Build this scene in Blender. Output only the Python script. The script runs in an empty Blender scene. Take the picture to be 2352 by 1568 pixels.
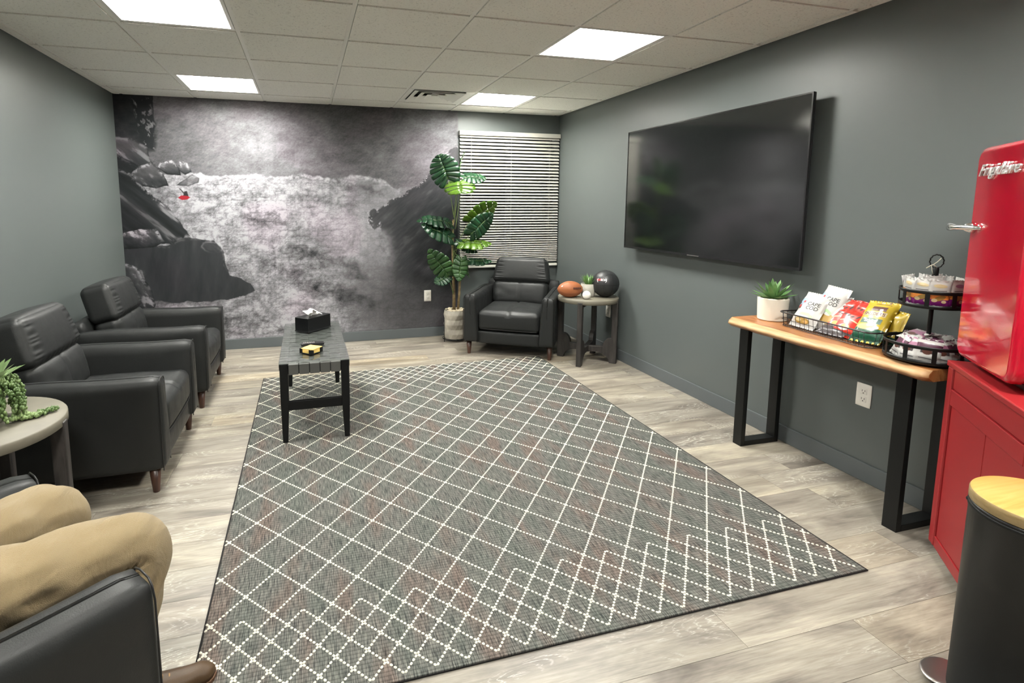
import bpy, bmesh, math, random
import numpy as np
from mathutils import Vector, Matrix, noise as mnoise
random.seed(7)
sc = bpy.context.scene
C = sc.collection
PI = math.pi
R = math.radians

# ------------------------------------------------------------ camera, world, exposure
cam_d = bpy.data.cameras.new('camera')
cam = bpy.data.objects.new('camera', cam_d); C.objects.link(cam); sc.camera = cam
cam_d.sensor_width = 36.0; cam_d.sensor_fit = 'HORIZONTAL'
cam_d.lens = 36.0 * 1224.9 / 2352.0
cam_d.shift_x = 130.64 / 2352.0
cam_d.shift_y = -162.52 / 2352.0
cam_d.clip_start = 0.02
yaw, pitch, roll = 0.27261, -0.1233, 0.0013
fwd = Vector((math.sin(yaw)*math.cos(pitch), math.cos(yaw)*math.cos(pitch), math.sin(pitch)))
rt0 = Vector((math.cos(yaw), -math.sin(yaw), 0)); up0 = rt0.cross(fwd)
rt = rt0*math.cos(roll) + up0*math.sin(roll); up = up0*math.cos(roll) - rt0*math.sin(roll)
cam.matrix_world = Matrix(((rt.x, up.x, -fwd.x, 0.94934), (rt.y, up.y, -fwd.y, -4.22577), (rt.z, up.z, -fwd.z, 1.43317), (0, 0, 0, 1)))
w = bpy.data.worlds.new('night'); sc.world = w; w.use_nodes = True
w.node_tree.nodes['Background'].inputs[0].default_value = (0.012, 0.014, 0.02, 1)
w.node_tree.nodes['Background'].inputs[1].default_value = 1.0
sc.view_settings.view_transform = 'Standard'; sc.view_settings.look = 'None'
sc.view_settings.gamma = 1.0; sc.view_settings.use_curve_mapping = False
sc.view_settings.exposure = 2.28
LIGHT = 19.0                       # radiance of the ceiling light diffusers
LIGHT_COL = (1.0, 0.985, 0.925, 1)

XL, XR, YB, YF, H = -0.683, 3.722, 1.360, -6.30, 2.42

# ------------------------------------------------------------ materials
def lin(c):
    return tuple(((v/255.0)/12.92 if v/255.0 <= .04045 else ((v/255.0+.055)/1.055)**2.4) for v in c)
class N:
    def __init__(s, name):
        s.m = bpy.data.materials.new(name); s.m.use_nodes = True; s.t = s.m.node_tree
        s.b = s.t.nodes['Principled BSDF']; s.out = s.t.nodes['Material Output']
    def n(s, typ, **kw):
        nd = s.t.nodes.new(typ)
        for k, v in kw.items():
            if isinstance(v, dict):
                for a, b in v.items(): nd.inputs[a].default_value = b
            else: setattr(nd, k, v)
        return nd
    def l(s, a, b): s.t.links.new(a, b)
    def set(s, **kw):
        for k, v in kw.items():
            k = k.replace('_', ' ')
            if k == 'Base Color' or k == 'Emission Color': v = tuple(v)+(1,) if len(v) == 3 else v
            s.b.inputs[k].default_value = v
        return s
    def ramp(s, fac, stops, interp='LINEAR'):
        r = s.n('ShaderNodeValToRGB'); cr = r.color_ramp; cr.interpolation = interp
        while len(cr.elements) < len(stops): cr.elements.new(0.5)
        for e, (p, c) in zip(cr.elements, stops):
            e.position = p; e.color = tuple(c)+(1,) if len(c) == 3 else c
        s.l(fac, r.inputs[0]); return r
    def bump(s, h, strength, dist=0.01):
        b = s.n('ShaderNodeBump', inputs_=None) if False else s.n('ShaderNodeBump')
        b.inputs['Strength'].default_value = strength; b.inputs['Distance'].default_value = dist
        s.l(h, b.inputs['Height']); s.l(b.outputs[0], s.b.inputs['Normal']); return b
    def coord(s, scale=(1, 1, 1), kind='Object', off=(0, 0, 0)):
        tc = s.n('ShaderNodeTexCoord'); mp = s.n('ShaderNodeMapping')
        mp.inputs['Scale'].default_value = scale; mp.inputs['Location'].default_value = off
        s.l(tc.outputs[kind], mp.inputs[0]); return mp.outputs[0]
    def noise(s, vec, scale=5, detail=3, rough=.5, dist=0):
        n = s.n('ShaderNodeTexNoise'); n.inputs['Scale'].default_value = scale
        n.inputs['Detail'].default_value = detail; n.inputs['Roughness'].default_value = rough
        n.inputs['Distortion'].default_value = dist
        if vec is not None: s.l(vec, n.inputs['Vector'])
        return n

def plain(name, col, rough=.5, metal=0, spec=.5, bump=None, var=None, coat=0):
    m = N(name); m.set(Base_Color=col, Roughness=rough, Metallic=metal)
    m.b.inputs['Specular IOR Level'].default_value = spec
    if coat: m.b.inputs['Coat Weight'].default_value = coat; m.b.inputs['Coat Roughness'].default_value = .05
    vec = m.coord()
    if var:
        n = m.noise(vec, var[0], 3)
        a = tuple(max(0, c*(1-var[1])) for c in col); b = tuple(min(1, c*(1+var[1])) for c in col)
        r = m.ramp(n.outputs[0], [(.3, a), (.7, b)]); m.l(r.outputs[0], m.b.inputs['Base Color'])
    if bump:
        n2 = m.noise(vec, bump[0], 3); m.bump(n2.outputs[0], bump[1], bump[2] if len(bump) > 2 else .002)
    return m.m

def paint(name, col, rough):
    m = N(name); m.set(Base_Color=col, Roughness=rough)
    v = m.coord(kind='Generated') ; v = m.coord(kind='Object')
    n = m.noise(v, 260, 2); m.bump(n.outputs[0], .12, .0006)
    return m.m
WALLC = (0.100, 0.115, 0.112)
M_wall = paint('slate_wall_paint', WALLC, .42)
M_base = paint('slate_trim_paint', (0.098, 0.112, 0.116), .35)

def mk_ceiling():
    m = N('acoustic_tile'); m.set(Base_Color=(.82, .81, .755), Roughness=.95)
    v = m.coord(kind='Object')
    oi = m.n('ShaderNodeObjectInfo'); mul = m.n('ShaderNodeVectorMath', operation='SCALE'); mul.inputs[0].default_value = (7, 3, 5)
    m.l(oi.outputs['Random'], mul.inputs['Scale']); add = m.n('ShaderNodeVectorMath', operation='ADD')
    m.l(v, add.inputs[0]); m.l(mul.outputs[0], add.inputs[1])
    n = m.noise(add.outputs[0], 95, 3, .65, .6); r = m.ramp(n.outputs[0], [(.33, (.60, .59, .55)), (.43, (.85, .845, .79))])
    m.l(r.outputs[0], m.b.inputs['Base Color'])
    r2 = m.ramp(n.outputs[0], [(.33, (0, 0, 0)), (.46, (1, 1, 1))]); m.bump(r2.outputs[0], .35, .002)
    return m.m
M_tile = mk_ceiling()
M_grid = plain('grid_steel_white', (.84, .835, .79), .5)
M_white = plain('white_enamel', (.82, .81, .77), .35)
def mk_emit():
    m = N('light_diffuser'); m.set(Base_Color=(.9, .9, .86), Roughness=.6)
    m.b.inputs['Emission Color'].default_value = LIGHT_COL; m.b.inputs['Emission Strength'].default_value = LIGHT
    return m.m
M_emit = mk_emit()

def mk_plank():
    m = N('grey_oak_plank'); m.set(Roughness=.42)
    geo = m.n('ShaderNodeNewGeometry'); oi = m.n('ShaderNodeObjectInfo')
    mul = m.n('ShaderNodeVectorMath', operation='SCALE'); mul.inputs[0].default_value = (17, 9, 31); m.l(oi.outputs['Random'], mul.inputs['Scale'])
    add = m.n('ShaderNodeVectorMath', operation='ADD'); m.l(geo.outputs['Position'], add.inputs[0]); m.l(mul.outputs[0], add.inputs[1])
    def mp(s):
        q = m.n('ShaderNodeMapping'); q.inputs['Scale'].default_value = s; m.l(add.outputs[0], q.inputs[0]); return q.outputs[0]
    broad = m.noise(mp((1.1, 5.5, 1)), 1.6, 4, .6, .8)
    fine = m.noise(mp((2.2, 42, 1)), 3.0, 5, .7, .5)
    whorl = m.n('ShaderNodeTexNoise'); whorl.inputs['Scale'].default_value = 1.0; whorl.inputs['Detail'].default_value = 1.5; m.l(mp((1.5, 5.0, 1)), whorl.inputs['Vector'])
    # contour lines of a slow noise give cathedral grain
    k = m.n('ShaderNodeMath', operation='MULTIPLY'); k.inputs[1].default_value = 34; m.l(whorl.outputs[0], k.inputs[0])
    f2 = m.n('ShaderNodeMath', operation='MULTIPLY_ADD'); m.l(fine.outputs[0], f2.inputs[0]); f2.inputs[1].default_value = 2.2; m.l(k.outputs[0], f2.inputs[2])
    fr = m.n('ShaderNodeMath', operation='FRACT'); m.l(f2.outputs[0], fr.inputs[0])
    lines = m.ramp(fr.outputs[0], [(0, (1, 1, 1)), (.12, (0, 0, 0)), (.9, (0, 0, 0)), (1, (1, 1, 1))])
    gate = m.noise(mp((.9, 3.2, 1)), 1.9, 3, .55); gr = m.ramp(gate.outputs[0], [(.50, (0, 0, 0)), (.62, (1, 1, 1))])
    lm = m.n('ShaderNodeMath', operation='MULTIPLY'); m.l(lines.outputs[0], lm.inputs[0]); m.l(gr.outputs[0], lm.inputs[1])
    base = m.ramp(broad.outputs[0], [(.27, (.105, .092, .078)), (.42, (.215, .194, .166)), (.58, (.325, .300, .255)), (.74, (.44, .405, .335))])
    tint = m.ramp(oi.outputs['Random'], [(0, (.80, .79, .78)), (.35, (1, .99, .97)), (.65, (1.0, .97, .88)), (.85, (.90, .88, .86)), (1, (1.12, 1.04, .88))])
    mx = m.n('ShaderNodeMix', data_type='RGBA', blend_type='MULTIPLY'); mx.inputs[0].default_value = 1
    m.l(base.outputs[0], mx.inputs[6]); m.l(tint.outputs[0], mx.inputs[7])
    fin = m.ramp(fine.outputs[0], [(.35, (.72, .70, .68)), (.55, (1, 1, 1)), (.75, (1.22, 1.2, 1.16))])
    mx2 = m.n('ShaderNodeMix', data_type='RGBA', blend_type='MULTIPLY'); mx2.inputs[0].default_value = .8
    m.l(mx.outputs[2], mx2.inputs[6]); m.l(fin.outputs[0], mx2.inputs[7])
    mx3 = m.n('ShaderNodeMix', data_type='RGBA'); mx3.inputs[7].default_value = (.62, .60, .54, 1)
    sc2 = m.n('ShaderNodeMath', operation='MULTIPLY'); sc2.inputs[1].default_value = .75; m.l(lm.outputs[0], sc2.inputs[0])
    m.l(sc2.outputs[0], mx3.inputs[0]); m.l(mx2.outputs[2], mx3.inputs[6])
    m.l(mx3.outputs[2], m.b.inputs['Base Color'])
    m.bump(fine.outputs[0], .15, .001)
    return m.m
M_plank = mk_plank()
M_sub = plain('subfloor', (.10, .09, .08), .9)

def mk_leather(name, col, rough):
    m = N(name); m.set(Base_Color=col, Roughness=rough)
    m.b.inputs['Specular IOR Level'].default_value = .34
    v = m.coord(kind='Object'); a = m.noise(v, 300, 3, .6); b = m.noise(v, 11, 3, .5, .3)
    ad = m.n('ShaderNodeMath', operation='MULTIPLY_ADD'); m.l(b.outputs[0], ad.inputs[0]); ad.inputs[1].default_value = 4.0; m.l(a.outputs[0], ad.inputs[2])
    m.bump(ad.outputs[0], .30, .0016)
    rr = m.ramp(b.outputs[0], [(.3, (rough-.05,)*3), (.7, (rough+.08,)*3)]); m.l(rr.outputs[0], m.b.inputs['Roughness'])
    return m.m
M_leather = mk_leather('black_leather', (.015, .0162, .0160), .47)
M_piping = mk_leather('black_piping', (.014, .014, .014), .35)
def mk_wood(name, c1, c2, c3, rough, s=(1, 8, 8), sc_=3.0, bump=.1):
    m = N(name); m.set(Roughness=rough)
    n = m.noise(m.coord(s), sc_, 5, .6, 1.0)
    r = m.ramp(n.outputs[0], [(.3, c1), (.5, c2), (.7, c3)]); m.l(r.outputs[0], m.b.inputs['Base Color'])
    m.bump(n.outputs[0], bump, .002); return m.m
M_legwood = mk_wood('walnut_leg', (.022, .010, .007), (.05, .022, .014), (.075, .035, .022), .35, (8, 8, 1))
M_tablewood = mk_wood('charcoal_wood', (.012, .011, .010), (.028, .025, .023), (.055, .048, .044), .5, (9, 9, 1.2))
M_blackwood = plain('black_wood', (.004, .0045, .005), .45, spec=.3, bump=(60, .1))
M_concrete = plain('concrete_top', (.150, .138, .104), .55, var=(9, .12), bump=(70, .1))
M_blackmetal = plain('black_metal', (.0035, .004, .004), .42, metal=.0, spec=.35, bump=(300, .05))
M_wire = plain('black_wire', (.010, .008, .009), .35, spec=.6)
M_chrome = plain('chrome', (.95, .95, .96), .16, metal=1)
M_steel = plain('brushed_steel', (.62, .60, .58), .28, metal=1)
M_slab = None
def mk_slab():
    m = N('live_edge_acacia'); m.set(Roughness=.38)
    n = m.noise(m.coord((9, 1.1, 3)), 3.2, 5, .62, 1.6)
    r = m.ramp(n.outputs[0], [(.28, (.17, .050, .012)), (.42, (.30, .110, .030)), (.55, (.37, .155, .05)), (.72, (.44, .22, .085))])
    m.l(r.outputs[0], m.b.inputs['Base Color']); m.bump(n.outputs[0], .08, .001)
    m.b.inputs['Coat Weight'].default_value = .25; m.b.inputs['Coat Roughness'].default_value = .2
    return m.m
M_slab = mk_slab()
M_sap = mk_wood('pale_sapwood', (.34, .17, .065), (.46, .28, .13), (.52, .36, .19), .5, (9, 1.0, 3), 3.0)
M_bamboo = mk_wood('bamboo', (.38, .225, .05), (.46, .29, .08), (.50, .34, .12), .35, (1, 14, 1), 3.0, .04)
M_bamboo_edge = mk_wood('bamboo_edge', (.25, .17, .065), (.31, .22, .10), (.36, .26, .13), .5, (6, 6, 20), 3.0, .04)
M_red = plain('red_enamel', (.50, .007, .026), .10, spec=.6, coat=.6)
M_redpaint = plain('red_painted_wood', (.28, .012, .015), .42, bump=(90, .05))
M_gasket = plain('grey_gasket', (.36, .33, .33), .5)
M_screen = N('tv_screen').set(Base_Color=(.006, .007, .007), Roughness=.11).m
M_screen.node_tree.nodes['Principled BSDF'].inputs['Specular IOR Level'].default_value = 1.0
M_blackplastic = plain('black_plastic', (.009, .009, .010), .3)
M_slat = plain('blind_slat_white', (.60, .59, .53), .45)
M_plate = plain('white_plate', (.82, .80, .74), .4)
M_slot = plain('socket_dark', (.05, .045, .04), .6)
M_rugw = plain('ivory_stitching', (.60, .58, .48), .95, bump=(500, .3))
def mk_rug():
    m = N('grey_flatweave'); m.set(Roughness=.97)
    m.b.inputs['Specular IOR Level'].default_value = .15
    s1 = m.noise(m.coord((95, 5.5, 1)), 3.0, 4, .65)            # warp streaks along the length
    s2 = m.noise(m.coord((5, 1.3, 1)), 1.6, 3, .5)
    w1 = m.n('ShaderNodeTexWave', wave_type='BANDS', bands_direction='Y'); w1.inputs['Scale'].default_value = 20.5; w1.inputs['Distortion'].default_value = .6; w1.inputs['Detail'].default_value = 1
    m.l(m.coord((1, 1, 1)), w1.inputs['Vector'])
    w2 = m.n('ShaderNodeTexWave', wave_type='BANDS', bands_direction='X'); w2.inputs['Scale'].default_value = 20.5; w2.inputs['Distortion'].default_value = .6
    m.l(m.coord((1, 1, 1)), w2.inputs['Vector'])
    base = m.ramp(s1.outputs[0], [(.30, (.014, .015, .016)), (.42, (.060, .062, .058)), (.54, (.120, .120, .108)), (.70, (.20, .192, .170))])
    tint = m.ramp(s2.outputs[0], [(.35, (.88, .95, .93)), (.52, (1, 1, 1)), (.66, (1.10, .90, .86))])
    mx = m.n('ShaderNodeMix', data_type='RGBA', blend_type='MULTIPLY'); mx.inputs[0].default_value = 1
    m.l(base.outputs[0], mx.inputs[6]); m.l(tint.outputs[0], mx.inputs[7])
    wr = m.ramp(w1.outputs[0], [(0, (.62, .62, .62)), (.4, (1.08, 1.08, 1.08))])
    mx2 = m.n('ShaderNodeMix', data_type='RGBA', blend_type='MULTIPLY'); mx2.inputs[0].default_value = .8
    m.l(mx.outputs[2], mx2.inputs[6]); m.l(wr.outputs[0], mx2.inputs[7]); m.l(mx2.outputs[2], m.b.inputs['Base Color'])
    ad = m.n('ShaderNodeMath', operation='ADD'); m.l(w1.outputs[0], ad.inputs[0]); m.l(w2.outputs[0], ad.inputs[1])
    m.bump(ad.outputs[0], .5, .002)
    return m.m
M_rug = mk_rug()
M_rugedge = plain('rug_binding', (.022, .020, .020), .95, bump=(300, .4))
def mk_leaf(name, c1, c2, tr=.25):
    m = N(name); m.set(Roughness=.33)
    n = m.noise(m.coord((4, 4, 4)), 3, 3, .5); r = m.ramp(n.outputs[0], [(.35, c1), (.65, c2)])
    m.l(r.outputs[0], m.b.inputs['Base Color'])
    ts = m.n('ShaderNodeBsdfTranslucent'); m.l(r.outputs[0], ts.inputs[0])
    mx = m.n('ShaderNodeMixShader'); mx.inputs[0].default_value = tr
    m.l(m.b.outputs[0], mx.inputs[1]); m.l(ts.outputs[0], mx.inputs[2]); m.l(mx.outputs[0], m.out.inputs[0])
    return m.m
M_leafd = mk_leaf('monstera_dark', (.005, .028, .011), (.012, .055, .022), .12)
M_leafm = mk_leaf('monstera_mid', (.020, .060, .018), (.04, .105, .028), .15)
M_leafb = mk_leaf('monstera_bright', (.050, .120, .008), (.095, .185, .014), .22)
M_vein = plain('leaf_vein', (.10, .18, .05), .5)
M_stem = plain('green_stem', (.20, .27, .09), .5)
M_trunk = plain('plant_trunk', (.22, .16, .075), .8, var=(25, .45), bump=(40, .5))
M_pebble = plain('cream_pebble', (.72, .62, .45), .7, var=(20, .2))
M_soil = plain('soil', (.03, .022, .015), .95)

# ------------------------------------------------------------ mesh helpers
class MB:
    def __init__(s): s.v = []; s.f = []; s.sm = []; s.mi = []; s.cur = 0
    def add(s, vs, fs, smooth=False, M=None):
        o = len(s.v)
        s.v += [tuple(M @ Vector(p)) if M is not None else tuple(p) for p in vs]
        for f in fs: s.f.append(tuple(i+o for i in f)); s.sm.append(smooth); s.mi.append(s.cur)
        return s
    def box(s, a, b, M=None):
        x0, y0, z0 = a; x1, y1, z1 = b
        vs = [(x0, y0, z0), (x1, y0, z0), (x1, y1, z0), (x0, y1, z0), (x0, y0, z1), (x1, y0, z1), (x1, y1, z1), (x0, y1, z1)]
        return s.add(vs, [(0, 3, 2, 1), (4, 5, 6, 7), (0, 1, 5, 4), (1, 2, 6, 5), (2, 3, 7, 6), (3, 0, 4, 7)], False, M)
    def prism(s, poly, z0, z1, M=None, smooth=False):
        n = len(poly); vs = [(x, y, z0) for x, y in poly]+[(x, y, z1) for x, y in poly]
        fs = [tuple(range(n-1, -1, -1)), tuple(range(n, 2*n))]
        s.add(vs, fs, False, M); o = len(s.v)-2*n
        for i in range(n):
            j = (i+1) % n; s.f.append((o+i, o+j, o+n+j, o+n+i)); s.sm.append(smooth); s.mi.append(s.cur)
        return s
    def lathe(s, prof, seg=24, M=None, smooth=True, capb=True, capt=True):
        vs = []; fs = []
        for r, z in prof:
            for k in range(seg):
                a = 2*PI*k/seg; vs.append((r*math.cos(a), r*math.sin(a), z))
        for i in range(len(prof)-1):
            for k in range(seg):
                k2 = (k+1) % seg; fs.append((i*seg+k, i*seg+k2, (i+1)*seg+k2, (i+1)*seg+k))
        s.add(vs, fs, smooth, M); o = len(s.v)-len(vs)
        if capb and prof[0][0] > 1e-6: s.f.append(tuple(o+k for k in range(seg-1, -1, -1))); s.sm.append(False); s.mi.append(s.cur)
        if capt and prof[-1][0] > 1e-6:
            b = o+(len(prof)-1)*seg; s.f.append(tuple(b+k for k in range(seg))); s.sm.append(False); s.mi.append(s.cur)
        return s
    def tube(s, pts, r, seg=8, closed=False, M=None):
        pts = [Vector(p) for p in pts]; n = len(pts); rr = r if isinstance(r, (list, tuple)) else [r]*n
        vs = []; fs = []; prev = None
        for i, p in enumerate(pts):
            if closed: t = pts[(i+1) % n]-pts[i-1]
            else: t = pts[min(i+1, n-1)]-pts[max(i-1, 0)]
            t.normalize()
            if prev is None:
                a = Vector((0, 0, 1)) if abs(t.z) < .9 else Vector((1, 0, 0)); u = t.cross(a).normalized()
            else:
                u = prev-t*prev.dot(t); u.normalize()
            prev = u; v = t.cross(u)
            for k in range(seg):
                a = 2*PI*k/seg; vs.append(p+u*(rr[i]*math.cos(a))+v*(rr[i]*math.sin(a)))
        for i in range(n if closed else n-1):
            j = (i+1) % n
            for k in range(seg):
                k2 = (k+1) % seg; fs.append((i*seg+k, i*seg+k2, j*seg+k2, j*seg+k))
        if not closed: fs.append(tuple(range(seg-1, -1, -1))); fs.append(tuple((n-1)*seg+k for k in range(seg)))
        return s.add(vs, fs, True, M)
    def sphere(s, c, r, nu=12, nv=8, sc_=(1, 1, 1), M=None):
        vs = []; fs = []
        for j in range(1, nv):
            t = PI*j/nv
            for i in range(nu):
                a = 2*PI*i/nu; vs.append((c[0]+r*sc_[0]*math.sin(t)*math.cos(a), c[1]+r*sc_[1]*math.sin(t)*math.sin(a), c[2]-r*sc_[2]*math.cos(t)))
        b = len(vs); vs += [(c[0], c[1], c[2]-r*sc_[2]), (c[0], c[1], c[2]+r*sc_[2])]
        for j in range(nv-2):
            for i in range(nu):
                k = (i+1) % nu; fs.append((j*nu+i, j*nu+k, (j+1)*nu+k, (j+1)*nu+i))
        for i in range(nu):
            k = (i+1) % nu; fs.append((b, k, i)); fs.append((b+1, (nv-2)*nu+i, (nv-2)*nu+k))
        return s.add(vs, fs, True, M)
    def rbox(s, c, size, r, n=10, bulge=(0, 0, 0), disp=None, M=None):
        hx, hy, hz = [q/2 for q in size]; h = (hx, hy, hz); idx = {}; vs = []; fs = []
        def pt(p):
            key = (round(p[0]*1e4), round(p[1]*1e4), round(p[2]*1e4))
            if key in idx: return idx[key]
            q = [p[i]*h[i] for i in range(3)]
            inn = [max(-(h[i]-r), min(h[i]-r, q[i])) for i in range(3)]
            d = Vector([q[i]-inn[i] for i in range(3)])
            if d.length > 1e-9: d.normalize()
            P = Vector(inn)+d*r
            for i in range(3):
                if bulge[i]:
                    o = [j for j in range(3) if j != i]
                    P[i] += bulge[i]*p[i]*(1-p[o[0]]**2)*(1-p[o[1]]**2)
            if disp: P = P+Vector(disp(p, P))
            idx[key] = len(vs); vs.append((P[0]+c[0], P[1]+c[1], P[2]+c[2])); return idx[key]
        # sample denser near edges
        g = [-1+2*i/n for i in range(n+1)]
        for ax in range(3):
            o1, o2 = (ax+1) % 3, (ax+2) % 3
            for sg in (-1, 1):
                for i in range(n):
                    for j in range(n):
                        q = []
                        for (a, b) in ((i, j), (i+1, j), (i+1, j+1), (i, j+1)):
                            p = [0, 0, 0]; p[ax] = sg; p[o1] = g[a]; p[o2] = g[b]; q.append(pt(p))
                        fs.append(tuple(q) if sg > 0 else tuple(reversed(q)))
        return s.add(vs, fs, True, M)
    def mesh(s, name, mats):
        me = bpy.data.meshes.new(name); me.from_pydata(s.v, [], s.f)
        me.polygons.foreach_set('use_smooth', s.sm)
        if not isinstance(mats, (list, tuple)): mats = [mats]
        for m in mats: me.materials.append(m)
        if len(mats) > 1: me.polygons.foreach_set('material_index', s.mi)
        me.update(); return me
    def build(s, name, mats, parent=None, bevel=0, loc=None, rotz=None, seg=2):
        o = bpy.data.objects.new(name, s.mesh(name, mats)); C.objects.link(o)
        if parent: o.parent = parent
        if loc: o.location = loc
        if rotz is not None: o.rotation_euler = (0, 0, rotz)
        if bevel:
            b = o.modifiers.new('bevel', 'BEVEL'); b.width = bevel; b.segments = seg; b.limit_method = 'ANGLE'; b.angle_limit = R(40)
            b.harden_normals = False
        return o
def tag(o, label=None, cat=None, group=None, kind=None):
    if label: o['label'] = label
    if cat: o['category'] = cat
    if group: o['group'] = group
    if kind: o['kind'] = kind
    return o
def empty(name, loc=(0, 0, 0), rz=0, label=None, cat=None, group=None):
    o = bpy.data.objects.new(name, None); C.objects.link(o); o.location = loc; o.rotation_euler = (0, 0, rz)
    o.empty_display_size = .1
    return tag(o, label, cat, group)
def kids(o): return [c for c in bpy.data.objects if c.parent == o]
def copy_tree(o, parent=None, loc=None, rz=None, label=None):
    c = o.copy(); C.objects.link(c)
    if parent: c.parent = parent
    for k in kids(o): copy_tree(k, c)
    if loc is not None: c.location = loc
    if rz is not None: c.rotation_euler = (0, 0, rz)
    if label: c['label'] = label
    return c
def clone(o, loc=None, parent=None):
    c = o.copy(); C.objects.link(c)
    if parent: c.parent = parent
    if loc is not None: c.location = loc
    return c
def text_mesh(name, body, size, mat, extrude=.0005, shear=0, spacing=1, bold=0, align='CENTER'):
    cu = bpy.data.curves.new(name+'_curve', 'FONT'); cu.body = body; cu.size = size; cu.extrude = extrude
    cu.shear = shear; cu.space_character = spacing; cu.align_x = align; cu.align_y = 'CENTER'; cu.offset = bold; cu.resolution_u = 3
    ob = bpy.data.objects.new(name, cu); C.objects.link(ob)
    dg = bpy.context.evaluated_depsgraph_get(); me = bpy.data.meshes.new_from_object(ob.evaluated_get(dg))
    bpy.data.objects.remove(ob); me.name = name; me.materials.clear(); me.materials.append(mat)
    return me

# ------------------------------------------------------------ room shell
def struct(o): o['kind'] = 'structure'; return o
T = .12
struct(MB().box((XL-T, YF-T, 0), (XL, YB+T, H+.25)).build('wall_left', M_wall))
struct(MB().box((XR, YF-T, 0), (XR+T, YB+T, H+.25)).build('wall_right', M_wall))
struct(MB().box((XL, YF-T, 0), (XR, YF, H+.25)).build('wall_front', M_wall))
WX0, WX1, WZ0, WZ1 = 2.60, 3.66, .80, 2.17
mb = MB()
mb.box((XL, YB, 0), (WX0, YB+T, H+.25)); mb.box((WX1, YB, 0), (XR, YB+T, H+.25))
mb.box((WX0, YB, 0), (WX1, YB+T, WZ0)); mb.box((WX0, YB, WZ1), (WX1, YB+T, H+.25))
struct(mb.build('wall_back', M_wall))
struct(MB().box((XL-T, YF-T, H+.25), (XR+T, YB+T, H+.30)).build('ceiling_slab', M_sub)).name = 'trim_1'
# window frame and pane
wf = MB()
for a, b in (((WX0, YB+.05, WZ0), (WX0+.04, YB+.10, WZ1)), ((WX1-.04, YB+.05, WZ0), (WX1, YB+.10, WZ1)),
             ((WX0+.04, YB+.05, WZ0), (WX1-.04, YB+.10, WZ0+.04)), ((WX0+.04, YB+.05, WZ1-.04), (WX1-.04, YB+.10, WZ1)),
             ((3.12, YB+.05, WZ0+.04), (3.14, YB+.10, WZ1-.04))): wf.box(a, b)
win = struct(wf.build('window_1', plain('dark_window_frame', (.03, .03, .032), .5)))
mg = N('window_glass'); mg.set(Base_Color=(.01, .012, .014), Roughness=.02)
mg.b.inputs['Transmission Weight'].default_value = .0
for a, b in ((WX0+.04, 3.11), (3.15, WX1-.04)):
    MB().box((a, YB+.07, WZ0+.04), (b, YB+.076, WZ1-.04)).build('pane', mg.m, win)
# baseboards
bb = .012
def base(name, a, b): struct(MB().box(a, b).build(name, M_base, bevel=.003))
base('baseboard_left', (XL, YF, 0), (XL+bb, YB, .10))
base('baseboard_right', (XR-bb, YF, 0), (XR, YB, .10))
base('baseboard_back', (XL+bb, YB-bb, 0), (XR-bb, YB, .10))
base('baseboard_front', (XL+bb, YF, 0), (XR-bb, YF+bb, .10))

# floor: subfloor plus single planks
floor = struct(MB().box((XL-T, YF-T, -.08), (XR+T, YB+T, -.006)).build('floor', M_sub))
PW, PLN = .1812, 1.22
pm = MB().box((0, 0, -.006), (PLN-.0012, PW-.0012, 0)).mesh('plank', M_plank)
rnd = random.Random(5); first_k = int(math.floor((YF+2.06)/PW)); k = first_k
ph = {int(round((-2.06-(-2.06))/PW)): 3.465, -1: 3.24}
while True:
    y0 = -2.06+k*PW
    if y0 > YB-.001: break
    joint = ph.get(k, rnd.uniform(0, PLN)+2.4)
    x = joint-PLN*6
    while x < XR:
        x1 = x+PLN
        if x1 > XL+.01:
            a = max(x, XL); b = min(x1, XR); yb_ = min(y0+PW, YB)
            if a == x and b == x1 and yb_ == y0+PW:
                o = bpy.data.objects.new('plank', pm); C.objects.link(o); o.location = (x, y0, 0)
            else:
                o = MB().box((0, 0, -.006), (b-a-.0012, yb_-y0-.0012, 0)).build('plank', M_plank); o.location = (a, y0, 0)
            o.parent = floor
        x = x1
    k += 1

# ceiling: tiles and grid
G = .61; ys = [1.02-G*i for i in range(0, 13)]
ceil = bpy.data.objects.new('ceiling', MB().box((XL, YF, H+.12), (XR, YB, H+.13)).mesh('ceiling', M_sub)); C.objects.link(ceil); struct(ceil)
lights = [(0, 0), (4, 0), (0, 3), (4, 3), (0, 7), (4, 7)]       # (column, row); row j spans y = 1.02-.61(j+1) .. 1.02-.61 j
vents = [(3, 0)]
def tile(x0, x1, y0, y1):
    g = .0135; w_, d_ = x1-x0-2*g, y1-y0-2*g
    if w_ < .02 or d_ < .02: return
    o = bpy.data.objects.new('ceiling_tile', TM.setdefault((round(w_, 3), round(d_, 3)), None) or TMk(w_, d_)); C.objects.link(o)
    o.location = (x0+g, y0+g, H); o.parent = ceil
TM = {}
def TMk(w_, d_):
    me = MB().box((0, 0, -.0065), (w_, d_, .014)).mesh('ceiling_tile', M_tile); TM[(round(w_, 3), round(d_, 3))] = me; return me
xs = [XL, -.61]+[i*G for i in range(0, 7)]+[XR]
yy = [YB]+ys; yy = [y for y in yy if y > YF+.05]+[YF]
for ci in range(len(xs)-1):
    for ri in range(len(yy)-1):
        if (ci-2, ri-1) in lights or (ci-2, ri-1) in vents: continue
        tile(xs[ci], xs[ci+1], yy[ri+1], yy[ri])
for x in xs[1:-1]:
    MB().box((x-.0115, YF, H-.0005), (x+.0115, YB, H+.022)).build('main_runner', M_grid, ceil)
ct = MB().box((.0125, -.0115, H+.0002), (G-.0125, .0115, H+.02)).mesh('cross_tee', M_grid)
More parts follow.
